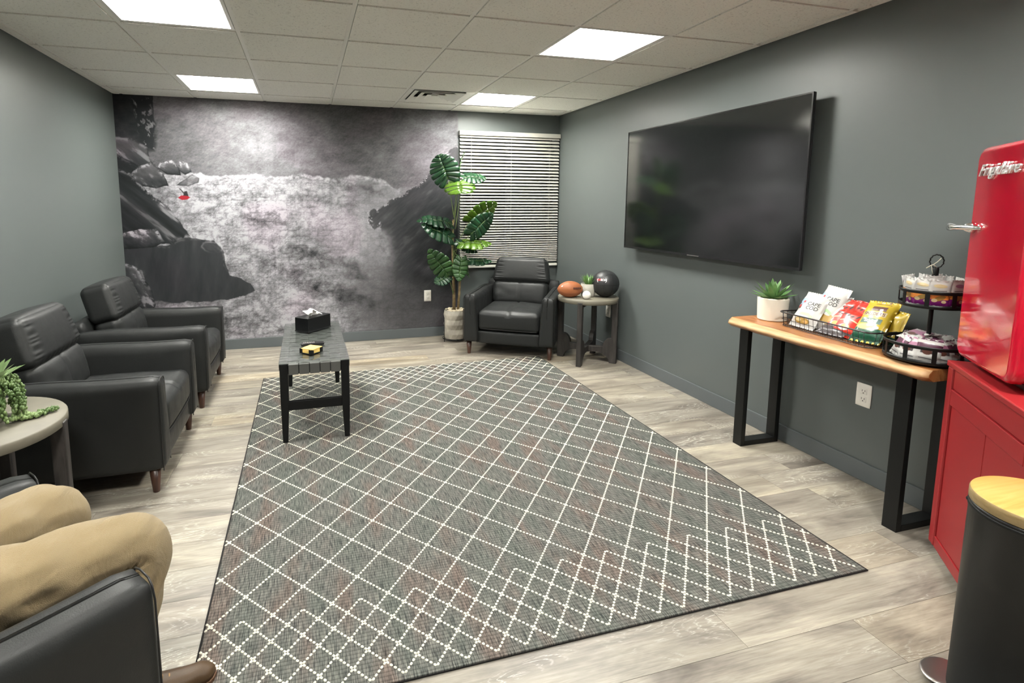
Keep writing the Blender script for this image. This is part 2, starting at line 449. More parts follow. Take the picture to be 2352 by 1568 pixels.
for y in yy[1:-1]:
    for i in range(-1, 6):
        o = bpy.data.objects.new('cross_tee', ct); C.objects.link(o); o.location = (i*G, y, 0); o.parent = ceil
MB().box((XL, YF, H-.001), (XL+.022, YB, H+.02)).build('wall_angle', M_grid, ceil)
MB().box((XR-.022, YF, H-.001), (XR, YB, H+.02)).build('wall_angle', M_grid, ceil)
MB().box((XL+.022, YB-.022, H-.001), (XR-.022, YB, H+.02)).build('wall_angle', M_grid, ceil)

# ceiling lights: recessed square troffers
def light_proto():
    r = empty('ceiling_light', (0, 0, H)); g = .014; a = G-g; d = .088
    f = MB()   # flange
    fl = .018
    f.box((g, g, -.003), (a, g+fl, .004)); f.box((g, a-fl, -.003), (a, a, .004)); f.box((g, g+fl, -.003), (g+fl, a-fl, .004)); f.box((a-fl, g+fl, -.003), (a, a-fl, .004))
    f.build('frame', M_white, r)
    h = MB(); i0, i1 = g+fl, a-fl; q0, q1 = i0+.03, i1-.03
    vs = [(i0, i0, 0), (i1, i0, 0), (i1, i1, 0), (i0, i1, 0), (q0, q0, d), (q1, q0, d), (q1, q1, d), (q0, q1, d),
          (i0-.004, i0-.004, 0), (i1+.004, i0-.004, 0), (i1+.004, i1+.004, 0), (i0-.004, i1+.004, 0), (q0-.004, q0-.004, d+.006), (q1+.004, q0-.004, d+.006), (q1+.004, q1+.004, d+.006), (q0-.004, q1+.004, d+.006)]
    fs = []
    for k in range(4):
        j = (k+1) % 4; fs.append((k, 4+k, 4+j, j)); fs.append((8+k, 8+j, 12+j, 12+k)); fs.append((k, j, 8+j, 8+k))
    fs.append((12, 13, 14, 15)); h.add(vs, fs); h.build('reflector', M_white, r)
    MB().box((q0, q0, d-.002), (q1, q1, d)).build('diffuser', M_emit, r)
    return r
LP = light_proto()
lab = {(0, 0): 'square recessed ceiling light above the left of the mural', (4, 0): 'square recessed ceiling light beside the air vent near the window',
       (0, 3): 'square recessed ceiling light at the upper left, cut by the top edge', (4, 3): 'large square recessed ceiling light in front of the television',
       (0, 7): 'added square recessed ceiling light, unseen, at the near left', (4, 7): 'added square recessed ceiling light, unseen, at the near right on the fridge side',  # unseen pair, added to light the near end of the room
       }
for i, (cx_, ry) in enumerate(lights):
    o = LP if i == 0 else copy_tree(LP)
    o.location = (cx_*G, 1.02-G*(ry+1), H); tag(o, lab[(cx_, ry)], 'ceiling light', 'square recessed ceiling lights')
# air vent
vt = empty('ceiling_vent', (3*G, 1.02-G, H), label='square white louvred air vent beside the far right ceiling light', cat='vent')
def ring(mb, c, o, i, z0, z1):   # square pyramid ring louvre
    vs = [(c-o, c-o, z0), (c+o, c-o, z0), (c+o, c+o, z0), (c-o, c+o, z0), (c-i, c-i, z1), (c+i, c-i, z1), (c+i, c+i, z1), (c-i, c+i, z1)]
    vs += [(x, y, z+.003) for x, y, z in vs]
    fs = []
    for k in range(4):
        j = (k+1) % 4
        fs += [(k, 4+k, 4+j, j), (8+k, 8+j, 12+j, 12+k), (k, j, 8+j, 8+k), (4+k, 12+k, 12+j, 4+j)]
    mb.add(vs, fs)
c_ = G/2
MB().box((.02, .02, .07), (G-.02, G-.02, .08)).build('vent_box', plain('vent_dark', (.30, .30, .28), .7), vt)
m_ = MB(); ring(m_, c_, .292, .238, -.003, .006); m_.build('frame', M_grid, vt)
for o_, i_ in ((.234, .170), (.162, .100)):
    m_ = MB(); ring(m_, c_, o_, i_, -.006, .022); m_.build('louvre', M_grid, vt)
m_ = MB(); ring(m_, c_, .092, .03, -.006, .012); m_.box((c_-.03, c_-.03, .018), (c_+.03, c_+.03, .022)); m_.build('centre_plate', M_grid, vt)

# ------------------------------------------------------------ wall mural (flat print)
POLY={
 'cliff':[(-0.02,1.03),(0.101,1.021),(0.099,0.869),(0.091,0.796),(0.037,0.818),(-0.02,0.832)],
 'ra':[(-0.03,0.845),(0.038,0.838),(0.075,0.812),(0.089,0.747),(0.054,0.73),(0.0,0.781),(-0.03,0.784)],
 'rb':[(0.052,0.738),(0.083,0.752),(0.115,0.715),(0.128,0.665),(0.096,0.653),(0.051,0.66),(0.031,0.705)],
 'rc':[(0.106,0.752),(0.14,0.763),(0.158,0.732),(0.161,0.704),(0.126,0.707),(0.101,0.731)],
 'rd':[(0.159,0.757),(0.18,0.755),(0.19,0.717),(0.172,0.705),(0.156,0.724)],
 're':[(0.147,0.666),(0.19,0.708),(0.21,0.692),(0.206,0.675),(0.176,0.661)],
 'rbase':[(-0.03,0.80),(0.055,0.738),(0.062,0.656),(0.028,0.636),(-0.03,0.655)],
 'slab':[(-0.03,0.744),(0.031,0.705),(0.078,0.632),(0.126,0.574),(0.158,0.505),(0.182,0.457),(0.132,0.434),(0.008,0.457),(-0.032,0.442)],
 'm1':[(-0.03,0.466),(0.043,0.499),(0.088,0.498),(0.107,0.447),(0.074,0.426),(-0.03,0.417)],
 'mass':[(-0.03,0.466),(0.114,0.43),(0.144,0.451),(0.185,0.457),(0.239,0.449),(0.267,0.408),(0.271,0.346),(0.282,0.31),(0.337,0.272),(0.352,0.239),(0.316,0.219),(0.242,0.206),(0.122,0.205),(0.066,0.217),(0.055,0.269),(0.041,0.338),(-0.03,0.357)],
 'll':[(-0.03,0.381),(0.031,0.352),(0.045,0.304),(0.066,0.26),(0.073,0.199),(0.056,0.165),(-0.03,0.171)],
 'rrock':[(1.04,0.874),(0.975,0.829),(0.923,0.752),(0.864,0.676),(0.809,0.629),(0.785,0.619),(0.735,0.576),(0.704,0.558),(0.701,0.521),(0.717,0.485),(0.741,0.502),(0.759,0.432),(0.772,0.346),(0.796,0.268),(0.862,0.245),(1.04,0.157)],
 'shard':[(0.05,0.99),(0.083,0.99),(0.099,0.869),(0.097,0.796),(0.069,0.795),(0.053,0.883)],
 'kayak':[(0.15,0.617),(0.159,0.626),(0.175,0.624),(0.182,0.619),(0.174,0.611),(0.16,0.609)],
 'paddler':[(0.164,0.624),(0.168,0.641),(0.174,0.643),(0.176,0.633),(0.178,0.622)],
 'paddle':[(0.154,0.654),(0.158,0.651),(0.171,0.629),(0.169,0.626)],
}
MIST=[(0.131,0.936,120),(0.211,0.957,125),(0.206,0.825,130),(0.147,0.79,105),(0.329,0.948,150),(0.325,0.83,175),(0.412,0.885,195),(0.409,0.765,190),(0.285,0.744,150),(0.514,0.924,150),(0.511,0.803,165),(0.592,0.964,90),(0.617,0.86,108),(0.615,0.753,120),(0.712,0.936,92),(0.711,0.81,118),(0.781,0.903,125),(0.779,0.758,140),(0.866,0.944,145),(0.865,0.834,155),(0.967,0.931,172),(0.923,0.836,165),(0.982,1.006,140),(0.515,0.993,110),(0.271,0.985,120)]
WATER=[(0.236,0.692,232),(0.282,0.659,220),(0.38,0.643,214),(0.508,0.662,200),(0.64,0.664,190),(0.722,0.628,185),(0.585,0.573,220),(0.44,0.538,225),(0.315,0.538,215),(0.231,0.573,218),(0.173,0.59,192),(0.374,0.432,200),(0.502,0.429,195),(0.637,0.499,208),(0.692,0.462,205),(0.499,0.319,180),(0.607,0.352,185),(0.704,0.31,162),(0.394,0.287,190),(0.443,0.193,200),(0.366,0.179,160),(0.313,0.11,178),(0.18,0.174,145),(0.177,0.103,165),(0.286,0.057,185),(0.522,0.169,155),(0.575,0.09,172),(0.659,0.16,125),(0.657,0.045,155),(0.743,0.076,128),(0.773,0.152,105),(0.846,0.069,112),(0.847,0.167,95),(0.921,0.062,102),(0.967,0.14,90),(0.731,0.233,140),(0.818,0.248,88),(0.062,0.165,130)]
MX0, MX1, MZ0, MZ1 = XL, 2.540, 0.102, H
def mural_pixels(NU, NV):
    rs = np.random.RandomState(11)
    u = np.linspace(0, 1, NU)[None, :].repeat(NV, 0); zz = np.linspace(MZ0, MZ1, NV)[:, None].repeat(NU, 1); v = zz/2.42
    X = u*3.223; Y = zz                                   # metres
    lat = rs.rand(256, 256)
    def vn(x, y):
        xi = np.floor(x).astype(int); yi = np.floor(y).astype(int); fx = x-xi; fy = y-yi
        fx = fx*fx*(3-2*fx); fy = fy*fy*(3-2*fy)
        a = lat[yi % 256, xi % 256]; b = lat[yi % 256, (xi+1) % 256]; c = lat[(yi+1) % 256, xi % 256]; d = lat[(yi+1) % 256, (xi+1) % 256]
        return (a*(1-fx)+b*fx)*(1-fy)+(c*(1-fx)+d*fx)*fy
    def fbm(x, y, s, o=5, g=.5, ridge=False):
        t = 0; a = 1; n = 0
        for k in range(o):
            q = vn(x*s+k*17.3, y*s+k*9.1)
            if ridge: q = 1-abs(2*q-1)
            t = t+a*q; n += a; a *= g; s *= 2.03
        return t/n
    def sd(poly, x, y):                                    # signed distance (inside > 0), metres
        P = np.array([(a*3.223, b*2.42) for a, b in poly]); n = len(P); best = np.full(x.shape, 1e9); ins = np.zeros(x.shape, bool)
        for i in range(n):
            ax, ay = P[i]; bx, by = P[(i+1) % n]; ex, ey = bx-ax, by-ay
            t = np.clip(((x-ax)*ex+(y-ay)*ey)/(ex*ex+ey*ey+1e-12), 0, 1)
            best = np.minimum(best, (x-ax-t*ex)**2+(y-ay-t*ey)**2)
            c = ((ay > y) != (by > y)) & (x < ex*(y-ay)/((by-ay) if by != ay else 1e-9)+ax); ins ^= c
        d = np.sqrt(best); return np.where(ins, d, -d)
    def interp(pts, s):
        W = 0; A = 0
        for a, b, c in pts:
            w_ = np.exp(-(((u-a)*3.223)**2+((v-b)*2.42)**2)/(2*s*s))+1e-7; W = W+w_; A = A+w_*c
        return A/W
    def mix(a, b, t): return a*(1-t)+b*t
    def ss(x, a, b): t = np.clip((x-a)/(b-a), 0, 1); return t*t*(3-2*t)
    wx = fbm(X, Y, 3.0, 3)-.5; wy = fbm(X+31, Y+7, 3.0, 3)-.5
    # mist over the far bank
    def nz(a): return (a-a.mean())/a.std()
    def bil(x, y, sc_, o, g):
        t = 0; a = 1; n = 0
        for k in range(o):
            t = t+a*np.abs(2*vn(x*sc_+k*13.7+3, y*sc_+k*7.9)-1)**.8; n += a; a *= g; sc_ *= 1.93
        return t/n
    L = interp([(a, b, min(c, 172) if c > 160 else c+(160-c)*.34) for a, b, c in MIST], .17)*1.0  # brightest mist painted down to offset the strong ceiling light up there
    st = nz(fbm(X+wx*.15+Y*.25, Y*1.6+wy*.15-X*.25, 7, 6, .68)); fine = fbm(X, Y, 75, 2, .8)-.5
    mh = fbm(X+Y*.4, Y*1.3-X*.3, 26, 4, .7); gy_, gx_ = np.gradient(mh); mg_ = nz(gy_-gx_*.5)
    L = L*(1+.055*st+.16*fine)+5.0*np.clip(mg_, -2.2, 2.2)
    L = L+8*np.exp(-(((u-.40)/.14)**2+((v-.80)/.12)**2))*nz(fbm(X*2.2, Y*.35, 14, 3))*.5
    L = L+10*np.exp(-((v-.742-.05*(u-.62)-.012*np.sin(u*30))/.008)**2)*(u > .45)*(u < .72)
    # water: billowing foam
    def upx(x, y): return ((x-262-(y-403)*.03)/785, .708-(y-403)*.001755)
    Wt = interp([(a, b, c*(1.0+.16*max(0, (.45-b)/.45))) for a, b, c in WATER], .15)*.97  # low water painted brighter to make up for weaker light near the floor
    k1 = bil(X+wx*.16, Y*1.35+wy*.12+X*.05, 5.5, 3, .6); k2 = bil(X+4+wx*.05, Y*1.25+2, 14, 4, .72); k3 = bil(X+7, Y*1.1+5, 38, 3, .8)
    hf = nz(k1)*.55+nz(k2)*.6+nz(k3)*.30
    gy, gx = np.gradient(k1*1.2+k2+.35*k3); em = np.clip(nz(gy-gx*.35), -2, 2)
    soft = interp([(p[0], p[1], 1.0) for p in WATER if p[0] < .6]+[(p[0], p[1], .35) for p in WATER if p[0] >= .7]+[(.5, .55, .50), (.6, .47, .5), (.66, .55, .4), (.3, .3, 1.0)], .2)
    Wt = Wt*(1+(.130*hf-.060*em+.20*(fbm(X, Y, 95, 2, .8)-.5))*soft)
    STR = [(.015, 34, [(745,420),(790,402),(840,408),(880,425)]), (.03, 24, [(590,445),(640,425),(700,430)]), (.03, 28, [(500,480),(560,470),(620,485)]), (.03, 30, [(440,520),(500,540),(540,560)]),
           (.028, 32, [(520,590),(560,575),(620,590),(660,610)]), (.055, 40, [(540,620),(600,650),(640,680),(690,700),(740,745)]), (.028, 30, [(700,600),(740,590),(790,600)]), (.05, 26, [(640,520),(700,510),(760,520),(820,500)]),
           (.022, 34, [(360,700),(440,700),(520,705),(600,720)]), (.03, 36, [(540,760),(620,745),(700,750)]), (.03, 24, [(730,640),(780,650),(820,640)]), (.025, 26, [(540,540),(600,545),(660,555)]), (.02, 26, [(380,745),(440,735),(500,750)]),
           (.030, -52, [(735,412),(775,425),(830,440)]), (.034, -52, [(530,500),(600,510),(660,530)]), (.040, -66, [(620,570),(700,590),(740,612),(790,640)]), (.03, -30, [(430,455),(500,462),(560,455)]), (.03, -44, [(560,612),(620,628),(690,655)]),
           (.05, -50, [(700,668),(770,690),(830,712)]), (.032, -55, [(400,722),(480,732),(560,735)]), (.03, -44, [(600,772),(700,778)]), (.03, -34, [(650,455),(720,470),(780,466)]), (.03, -40, [(470,505),(440,488)]), (.03, -40, [(680,625),(650,612)]), (.04, -34, [(440,765),(500,770)])]
    msk = .25+1.5*np.clip(fbm(X+3, Y*1.4+8, 10, 4, .6)-.12, 0, 1)
    xw = X+(fbm(X+11, Y, 9, 4, .6)-.5)*.22; yw = Y+(fbm(X, Y+17, 9, 4, .6)-.5)*.22
    for wd_, dl, ps in STR:
        q = [upx(*p) for p in ps]; best = np.full(X.shape, 9.0)
        for (a0, b0), (a1, b1_) in zip(q, q[1:]):
            ex, ey = (a1-a0)*3.223, (b1_-b0)*2.42; t = np.clip(((xw-a0*3.223)*ex+(yw-b0*2.42)*ey)/(ex*ex+ey*ey), 0, 1)
            best = np.minimum(best, (xw-a0*3.223-t*ex)**2+((yw-b0*2.42-t*ey)*1.2)**2)
        Wt = Wt+dl*np.exp(-best/(2*(wd_*1.25)**2))*msk
    hl = .708+.005*np.sin(u*40)+.006*(fbm(X, Y*0, 22, 4)-.5)*3-.05*ss(u, .74, .80)
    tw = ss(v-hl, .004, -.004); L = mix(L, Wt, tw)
    crest = np.exp(-((v-hl+.008)/.007)**2)*ss(fbm(X, Y, 45, 3), .35, .6)*(u < .76)*(u > .2); L = L+45*crest
    # right rock, fading into spray below
    dr = sd(POLY['rrock'], X+(fbm(X, Y, 16, 4)-.5)*.08, Y+(fbm(X+3, Y+8, 16, 4)-.5)*.08)
    al = X*.75+Y*.66; ac = Y*.75-X*.66
    sk = nz(fbm(al*.8, ac*3.2, 7, 5, .62)); rockL = 82+6*sk+12*ss(sk, 1.2, 2.6)+20*ss(u, .86, .70)*ss(v, .35, .6)-20*ss(u, .86, .98)*ss(v, .72, .5)+22*ss(v, .62, .8)
    soften = np.where(v < .46, .12, .010)
    t = ss(dr, -soften*.6, soften); L = mix(L, rockL, t)
    spray = np.exp(-((u-.742-.12*(.47-v)*(v < .5))/.024)**2)*ss(v, .28, .40)*ss(v, .505, .47); L = mix(L, 176+16*nz(fbm(X, Y, 24, 4, .7)), np.clip(spray*1.1, 0, 1)*.88)
    edge = np.exp(-((dr-.010)/.012)**2)*(v > .50); L = L+edge*120*ss(fbm(X*1.4, Y*1.4, 34, 3, .7), .53, .66)
    # left rocks
    def rock(key, lum, wob=.03, hi=60, grain=14, dirn=(1, 0), aniso=1.0, rim=110, rimw=.014, edge_dark=0, top_l=.5, fn=5):
        nonlocal L
        P = np.array(POLY[key]); v0, v1 = P[:, 1].min(), P[:, 1].max(); tp = np.clip((v-v0)/(v1-v0), 0, 1)
        d = sd(POLY[key], X+(fbm(X+2, Y, 14, 4)-.5)*wob, Y+(fbm(X, Y+4, 14, 4)-.5)*wob); t = ss(d, -.003, .004)
        a_ = X*dirn[0]+Y*dirn[1]; b_ = Y*dirn[0]-X*dirn[1]
        sk_ = nz(fbm(a_/aniso, b_*1.4, grain, 5, .60))
        l = lum*(1-top_l*.4+top_l*tp)+fn*sk_+hi*ss(sk_, 1.0, 2.0)*(.35+.65*ss(d, .22, .0))
        l = l-edge_dark*np.exp(-(d/.010)**2)
        l = l+rim*np.exp(-((d-.012)/rimw)**2)*ss(tp, .25, .65)*ss(fbm(X+6, Y, 24, 4, .7), .40, .58)
        L = mix(L, l, t)
    rock('cliff', 72, .03, 6, rim=0, top_l=0)
    d = sd(POLY['shard'], X+(fbm(X, Y, 10, 3)-.5)*.10, Y)
    L = mix(L, 60, ss(d, -.03, .01)*.75)
    sh = ss(nz(fbm(X*1.9+Y*1.1, Y*.8-X*.9, 22, 3, .6)), .35, .8)*ss(d, -.02, .015); L = mix(L, 175+20*nz(fbm(X, Y, 60, 2)), sh*.85)
    rock('rbase', 52, .04, 70, 12, (.8, -.6), 2.0, rim=50, top_l=.2)
    rock('ra', 92, .03, 70, 10, (.75, -.66), 2.6, 60, .02, 40, .6, 8); rock('rb', 96, .02, 50, 16, (.8, -.6), 1.6, 110, .020, 45, .9, 8); rock('rc', 98, .015, 40, 16, (.9, -.4), 1.5, 120, .016, 45, .9, 7)
    rock('rd', 108, .015, 50, 16, (.9, -.4), 1.5, 110, .014, 45, .9, 7); rock('re', 130, .015, 30, 20, (.8, .5), 1.5, 40, .014, 40, .4, 9)
    rock('slab', 64, .03, 105, 9, (.74, -.67), 5.0, 110, .012, 0, .25, 9)
    rock('mass', 76, .04, 4, 10, (.1, 1), 3.0, 30, .008, 0, .05, 4)
    rock('m1', 78, .02, 110, 11, (.8, -.6), 1.5, 120, .020, 20, .8, 12); rock('ll', 82, .02, 95, 10, (.6, -.8), 1.6, 110, .018, 30, .5, 14)
    # wet rim and pool on top of the big boulder
    rimp = [(.135, .452), (.165, .466), (.200, .462), (.232, .452), (.254, .436), (.268, .405), (.270, .372)]
    for i in range(len(rimp)-1):
        (a0, b0), (a1, b1_) = rimp[i], rimp[i+1]; ex, ey = (a1-a0)*3.223, (b1_-b0)*2.42
        t = np.clip(((X-a0*3.223)*ex+(Y-b0*2.42)*ey)/(ex*ex+ey*ey), 0, 1)
        dd = np.sqrt((X-a0*3.223-t*ex)**2+(Y-b0*2.42-t*ey)**2+1e-9)+.012*(fbm(X, Y, 30, 3)-.5); L = L+70*np.exp(-(dd/.016)**2)*ss(fbm(X, Y, 30, 3), .3, .6)
    ci = ((u-.236+.3*(v-.42))/.027)**2+((v-.420)/.022)**2+1.4*(fbm(X, Y, 14, 3)-.5)
    L = mix(L, 96+10*nz(fbm(X+Y, Y, 20, 3)), ss(ci, 1.1, .7)*.7); L = L+60*np.exp(-((ci-1.05)/.20)**2)*ss(v, .395, .42)
    L = np.clip(L, 36, 250)
    rgb = np.stack([L*.975, L*.97, L*1.0], -1)
    cool = ss(L, 120, 40)[..., None]; rgb = rgb*(1-cool*np.array([.10, .02, .0]))
    warm = (ss(fbm(X, Y, 2.5, 2), .5, .7)*.02)[..., None]; rgb = rgb*(1+warm*np.array([1, -.6, .4]))
    for key, colr in (('paddle', (60, 58, 60)), ('paddler', (58, 56, 58)), ('kayak', (205, 45, 60))):
        t = ss(sd(POLY[key], X, Y), -.004, .002)[..., None]; rgb = rgb*(1-t)+np.array(colr)*t
    return rgb, zz
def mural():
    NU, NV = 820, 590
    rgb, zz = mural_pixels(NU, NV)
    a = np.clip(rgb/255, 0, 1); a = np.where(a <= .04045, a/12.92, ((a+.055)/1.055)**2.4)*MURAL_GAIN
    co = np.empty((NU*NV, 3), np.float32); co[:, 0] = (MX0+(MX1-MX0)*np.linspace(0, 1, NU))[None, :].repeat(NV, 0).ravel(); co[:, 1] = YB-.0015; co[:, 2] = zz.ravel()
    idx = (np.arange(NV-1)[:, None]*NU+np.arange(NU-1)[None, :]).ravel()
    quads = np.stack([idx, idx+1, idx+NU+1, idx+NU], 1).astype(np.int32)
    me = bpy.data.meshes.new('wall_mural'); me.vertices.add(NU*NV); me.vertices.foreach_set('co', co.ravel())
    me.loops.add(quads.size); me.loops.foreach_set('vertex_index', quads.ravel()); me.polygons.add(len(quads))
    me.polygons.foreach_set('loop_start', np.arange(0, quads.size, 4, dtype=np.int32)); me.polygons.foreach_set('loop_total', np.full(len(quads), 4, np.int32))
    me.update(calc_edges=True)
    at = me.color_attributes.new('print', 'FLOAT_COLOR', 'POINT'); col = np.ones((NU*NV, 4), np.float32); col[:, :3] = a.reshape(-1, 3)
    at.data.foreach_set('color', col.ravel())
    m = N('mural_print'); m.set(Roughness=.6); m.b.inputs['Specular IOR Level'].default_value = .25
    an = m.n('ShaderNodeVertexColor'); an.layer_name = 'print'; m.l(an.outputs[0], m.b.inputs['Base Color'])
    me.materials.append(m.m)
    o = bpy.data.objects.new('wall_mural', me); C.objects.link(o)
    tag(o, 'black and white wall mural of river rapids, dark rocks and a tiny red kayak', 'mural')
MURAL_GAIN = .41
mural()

# ------------------------------------------------------------ window blind
bl = empty('window_blind', (3.13, YB-.03, 2.2), label='white horizontal slatted blind lowered over the window in the far right corner', cat='blind')
BX0, BX1 = 2.553-3.13, 3.706-3.13
MB().box((BX0-.008, -.028, -.035), (BX1+.008, .028, .01)).build('headrail', M_slat, bl, bevel=.002)
def slat_mesh(tilt):
    mb = MB(); n = 6; w_ = .040; vs = []; t = R(tilt)
    for th in (0, .0016):
        for i in range(n+1):
            s = (i/n-.5)*w_; c = .0035*(1-(2*i/n-1)**2)
            y = s*math.cos(t)-(c+th)*-math.sin(t)*-1; z = s*math.sin(t)+(c+th)*math.cos(t)
            vs += [(BX0, y, z), (BX1, y, z)]
    fs = []; m = 2*(n+1)
    for i in range(n):
        a = 2*i; fs.append((a, a+2, a+3, a+1)); fs.append((m+a, m+a+1, m+a+3, m+a+2))
    fs += [(0, 1, m+1, m), (2*n, m+2*n, m+2*n+1, 2*n+1)]
    fs.append(tuple([2*i for i in range(n+1)][::-1]+[m+2*i for i in range(n+1)]))
    fs.append(tuple([2*i+1 for i in range(n+1)]+[m+2*i+1 for i in range(n+1)][::-1]))
    mb.add(vs, fs, False); return mb.mesh('slat', M_slat)
ypx = 322.0; zs = []
while ypx < 603:
    p = np.interp(ypx, [318, 420, 500, 540, 580, 604], [7.7, 7.1, 6.3, 5.5, 4.3, 3.6]); zs.append(2.155-(ypx-322)/(603-322)*(2.155-.79)); ypx += p
tm = {}
for z in zs:
    tl = int(np.interp(z, [.8, 1.1, 1.5, 2.1], [14, 20, 30, 44])/4)*4
    if tl not in tm: tm[tl] = slat_mesh(tl)
    o = bpy.data.objects.new('slat', tm[tl]); C.objects.link(o); o.parent = bl; o.location = (0, 0, z-2.2)
MB().box((BX0, -.026, -1.455), (BX1, .024, -1.430)).build('bottom_rail', M_slat, bl, bevel=.003)
for x in (BX0+.12, 0, BX1-.12):
    MB().tube([(x, -.026, -.03), (x, -.027, -1.44)], .0009, 5).build('ladder_cord', M_slat, bl)

# ------------------------------------------------------------ outlets
def outlet(name_loc, rz, label):
    r = empty('wall_outlet', name_loc, rz, label, 'outlet', 'white wall outlets')
    MB().rbox((0, -.003, 0), (.078, .006, .122), .0028, 6).build('plate', M_plate, r)
    for s in (-1, 1):
        f = MB().rbox((0, -.0062, s*.021), (.034, .003, .030), .0013, 4).build('receptacle', M_plate, r)
        q = MB()
        for dx in (-.007, .007): q.box((dx-.0012, -.0082, s*.021-.002), (dx+.0012, -.0076, s*.021+.008))
        q.box((-.0025, -.0082, s*.021-.011), (.0025, -.0076, s*.021-.006)); q.build('slots', M_slot, f)
    return r
outlet((2.20, YB-.0015, .452), 0, 'white wall outlet low on the mural left of the tall plant')
outlet((XR, -2.222, .452), R(90+180), 'white wall outlet on the right wall under the snack console')
outlet((XR, .225, .425), R(90+180), 'white wall outlet half hidden behind the round table in the corner')
for o in bpy.data.objects:
    if o.name.startswith('wall_outlet') and o.location.x > 3.5: o.rotation_euler = (0, 0, R(-90))

# ------------------------------------------------------------ television
tv = empty('television', (3.64, -.99, 1.555), 0, 'large black flat television mounted on the right wall', 'television')
TW, TH = 1.742, .985
MB().box((.006, -TW/2, -TH/2), (.020, TW/2, TH/2)).box((.020, -TW/2+.12, -TH/2+.06), (.050, TW/2-.12, TH/2-.22)).build('cabinet', M_blackplastic, tv, bevel=.003)
MB().box((.0, -TW/2+.008, -TH/2+.016), (.007, TW/2-.008, TH/2-.008)).build('screen', M_screen, tv)
bz = MB()
bz.box((-.003, -TW/2, TH/2-.008), (.008, TW/2, TH/2)); bz.box((-.003, -TW/2, -TH/2), (.008, TW/2, -TH/2+.016))
bz.box((-.003, -TW/2, -TH/2+.016), (.008, -TW/2+.008, TH/2-.008)); bz.box((-.003, TW/2-.008, -TH/2+.016), (.008, TW/2, TH/2-.008))
bz.build('bezel', plain('dark_bezel', (.012, .012, .013), .22), tv)
MB().box((-.0045, -.06, -TH/2+.004), (-.0025, .06, -TH/2+.010)).build('badge_strip', M_steel, tv)
MB().box((.050, -.3, -.2), (.080, .3, .2)).build('wall_bracket', M_blackmetal, tv)

# ------------------------------------------------------------ rug
RX0, RX1, RY0, RY1 = .575, 3.040, -2.792, .300
rug = empty('area_rug', ((RX0+RX1)/2, (RY0+RY1)/2, 0), 0, 'grey flatwoven area rug with ivory diamond trellis lines', 'rug')
rx, ry = (RX1-RX0)/2, (RY1-RY0)/2
def ripple(x, y): return .0
MB().box((-rx+.004, -ry+.004, .0005), (rx-.004, ry-.004, .0075)).build('woven_field', M_rug, rug, bevel=.002)
e = MB(); e.tube([(-rx, -ry, .004), (rx, -ry, .004), (rx, ry, .004), (-rx, ry, .004)], .0042, 8, True)
e.build('binding', M_rugedge, rug)
st = MB()
sx_, sy_ = .1008, .1182
X0l, Yb_, Yt_ = .594, -2.414, -.050
dots = []
def seg(xa, ya, xb, yb):
    L_ = math.hypot(xb-xa, yb-ya); n = max(1, int(round(L_/.0153)))
    for i in range(n):
        t = (i+.5)/n; dots.append((xa+(xb-xa)*t, ya+(yb-ya)*t, math.atan2(yb-ya, xb-xa)))
nx = 24
for r_ in range(-3, 23):                 # row r spans y = Yb_ + r*sy_
    yA = Yb_+r_*sy_; yB = yA+sy_; band = r_ < 0 or r_ >= 20
    for c in range(nx):
        xA = X0l+c*sx_; xB = xA+sx_
        par = (c+r_) % 2 == 0
        # main lattice: vertices at (even,even)
        if par: seg(xA, yA, xB, yB)
        else: seg(xA, yB, xB, yA)
        if band:
            if par: seg(xA, yB, xB, yA)
            else: seg(xA, yA, xB, yB)
for r_ in (-3, 23):
    pass
# short tails crossing to the side edges
for r_ in range(-2, 23):
    y_ = Yb_+r_*sy_
    if (r_ % 2 == 0) or r_ < 0 or r_ > 20:
        for s, xe in ((-1, X0l), (1, X0l+nx*sx_)):
            seg(xe, y_, xe+s*.016, y_+.018); seg(xe, y_, xe+s*.016, y_-.018)
rd = random.Random(3)
for (x, y, a) in dots:
    w_, l_ = .0050, .0066; ca, sa = math.cos(a), math.sin(a); x -= rug.location.x-rd.uniform(-.0006, .0006); y -= rug.location.y
    vs = []
    for k in range(6):
        t = 2*PI*k/6; p, q = l_*math.cos(t), w_*math.sin(t); vs.append((x+p*ca-q*sa, y+p*sa+q*ca, .0070))
    for k in range(6):
        t = 2*PI*k/6; p, q = l_*.6*math.cos(t), w_*.6*math.sin(t); vs.append((x+p*ca-q*sa, y+p*sa+q*ca, .0098))
    o_ = len(st.v); st.v += vs
    for k in range(6):
        j = (k+1) % 6; st.f.append((o_+k, o_+j, o_+6+j, o_+6+k)); st.sm.append(True); st.mi.append(0)
    st.f.append(tuple(o_+6+k for k in range(6))); st.sm.append(True); st.mi.append(0)
s_ = st.build('diamond_stitching', M_rugw, rug); s_['kind'] = 'stuff'; s_['label'] = 'ivory beaded diamond lines'
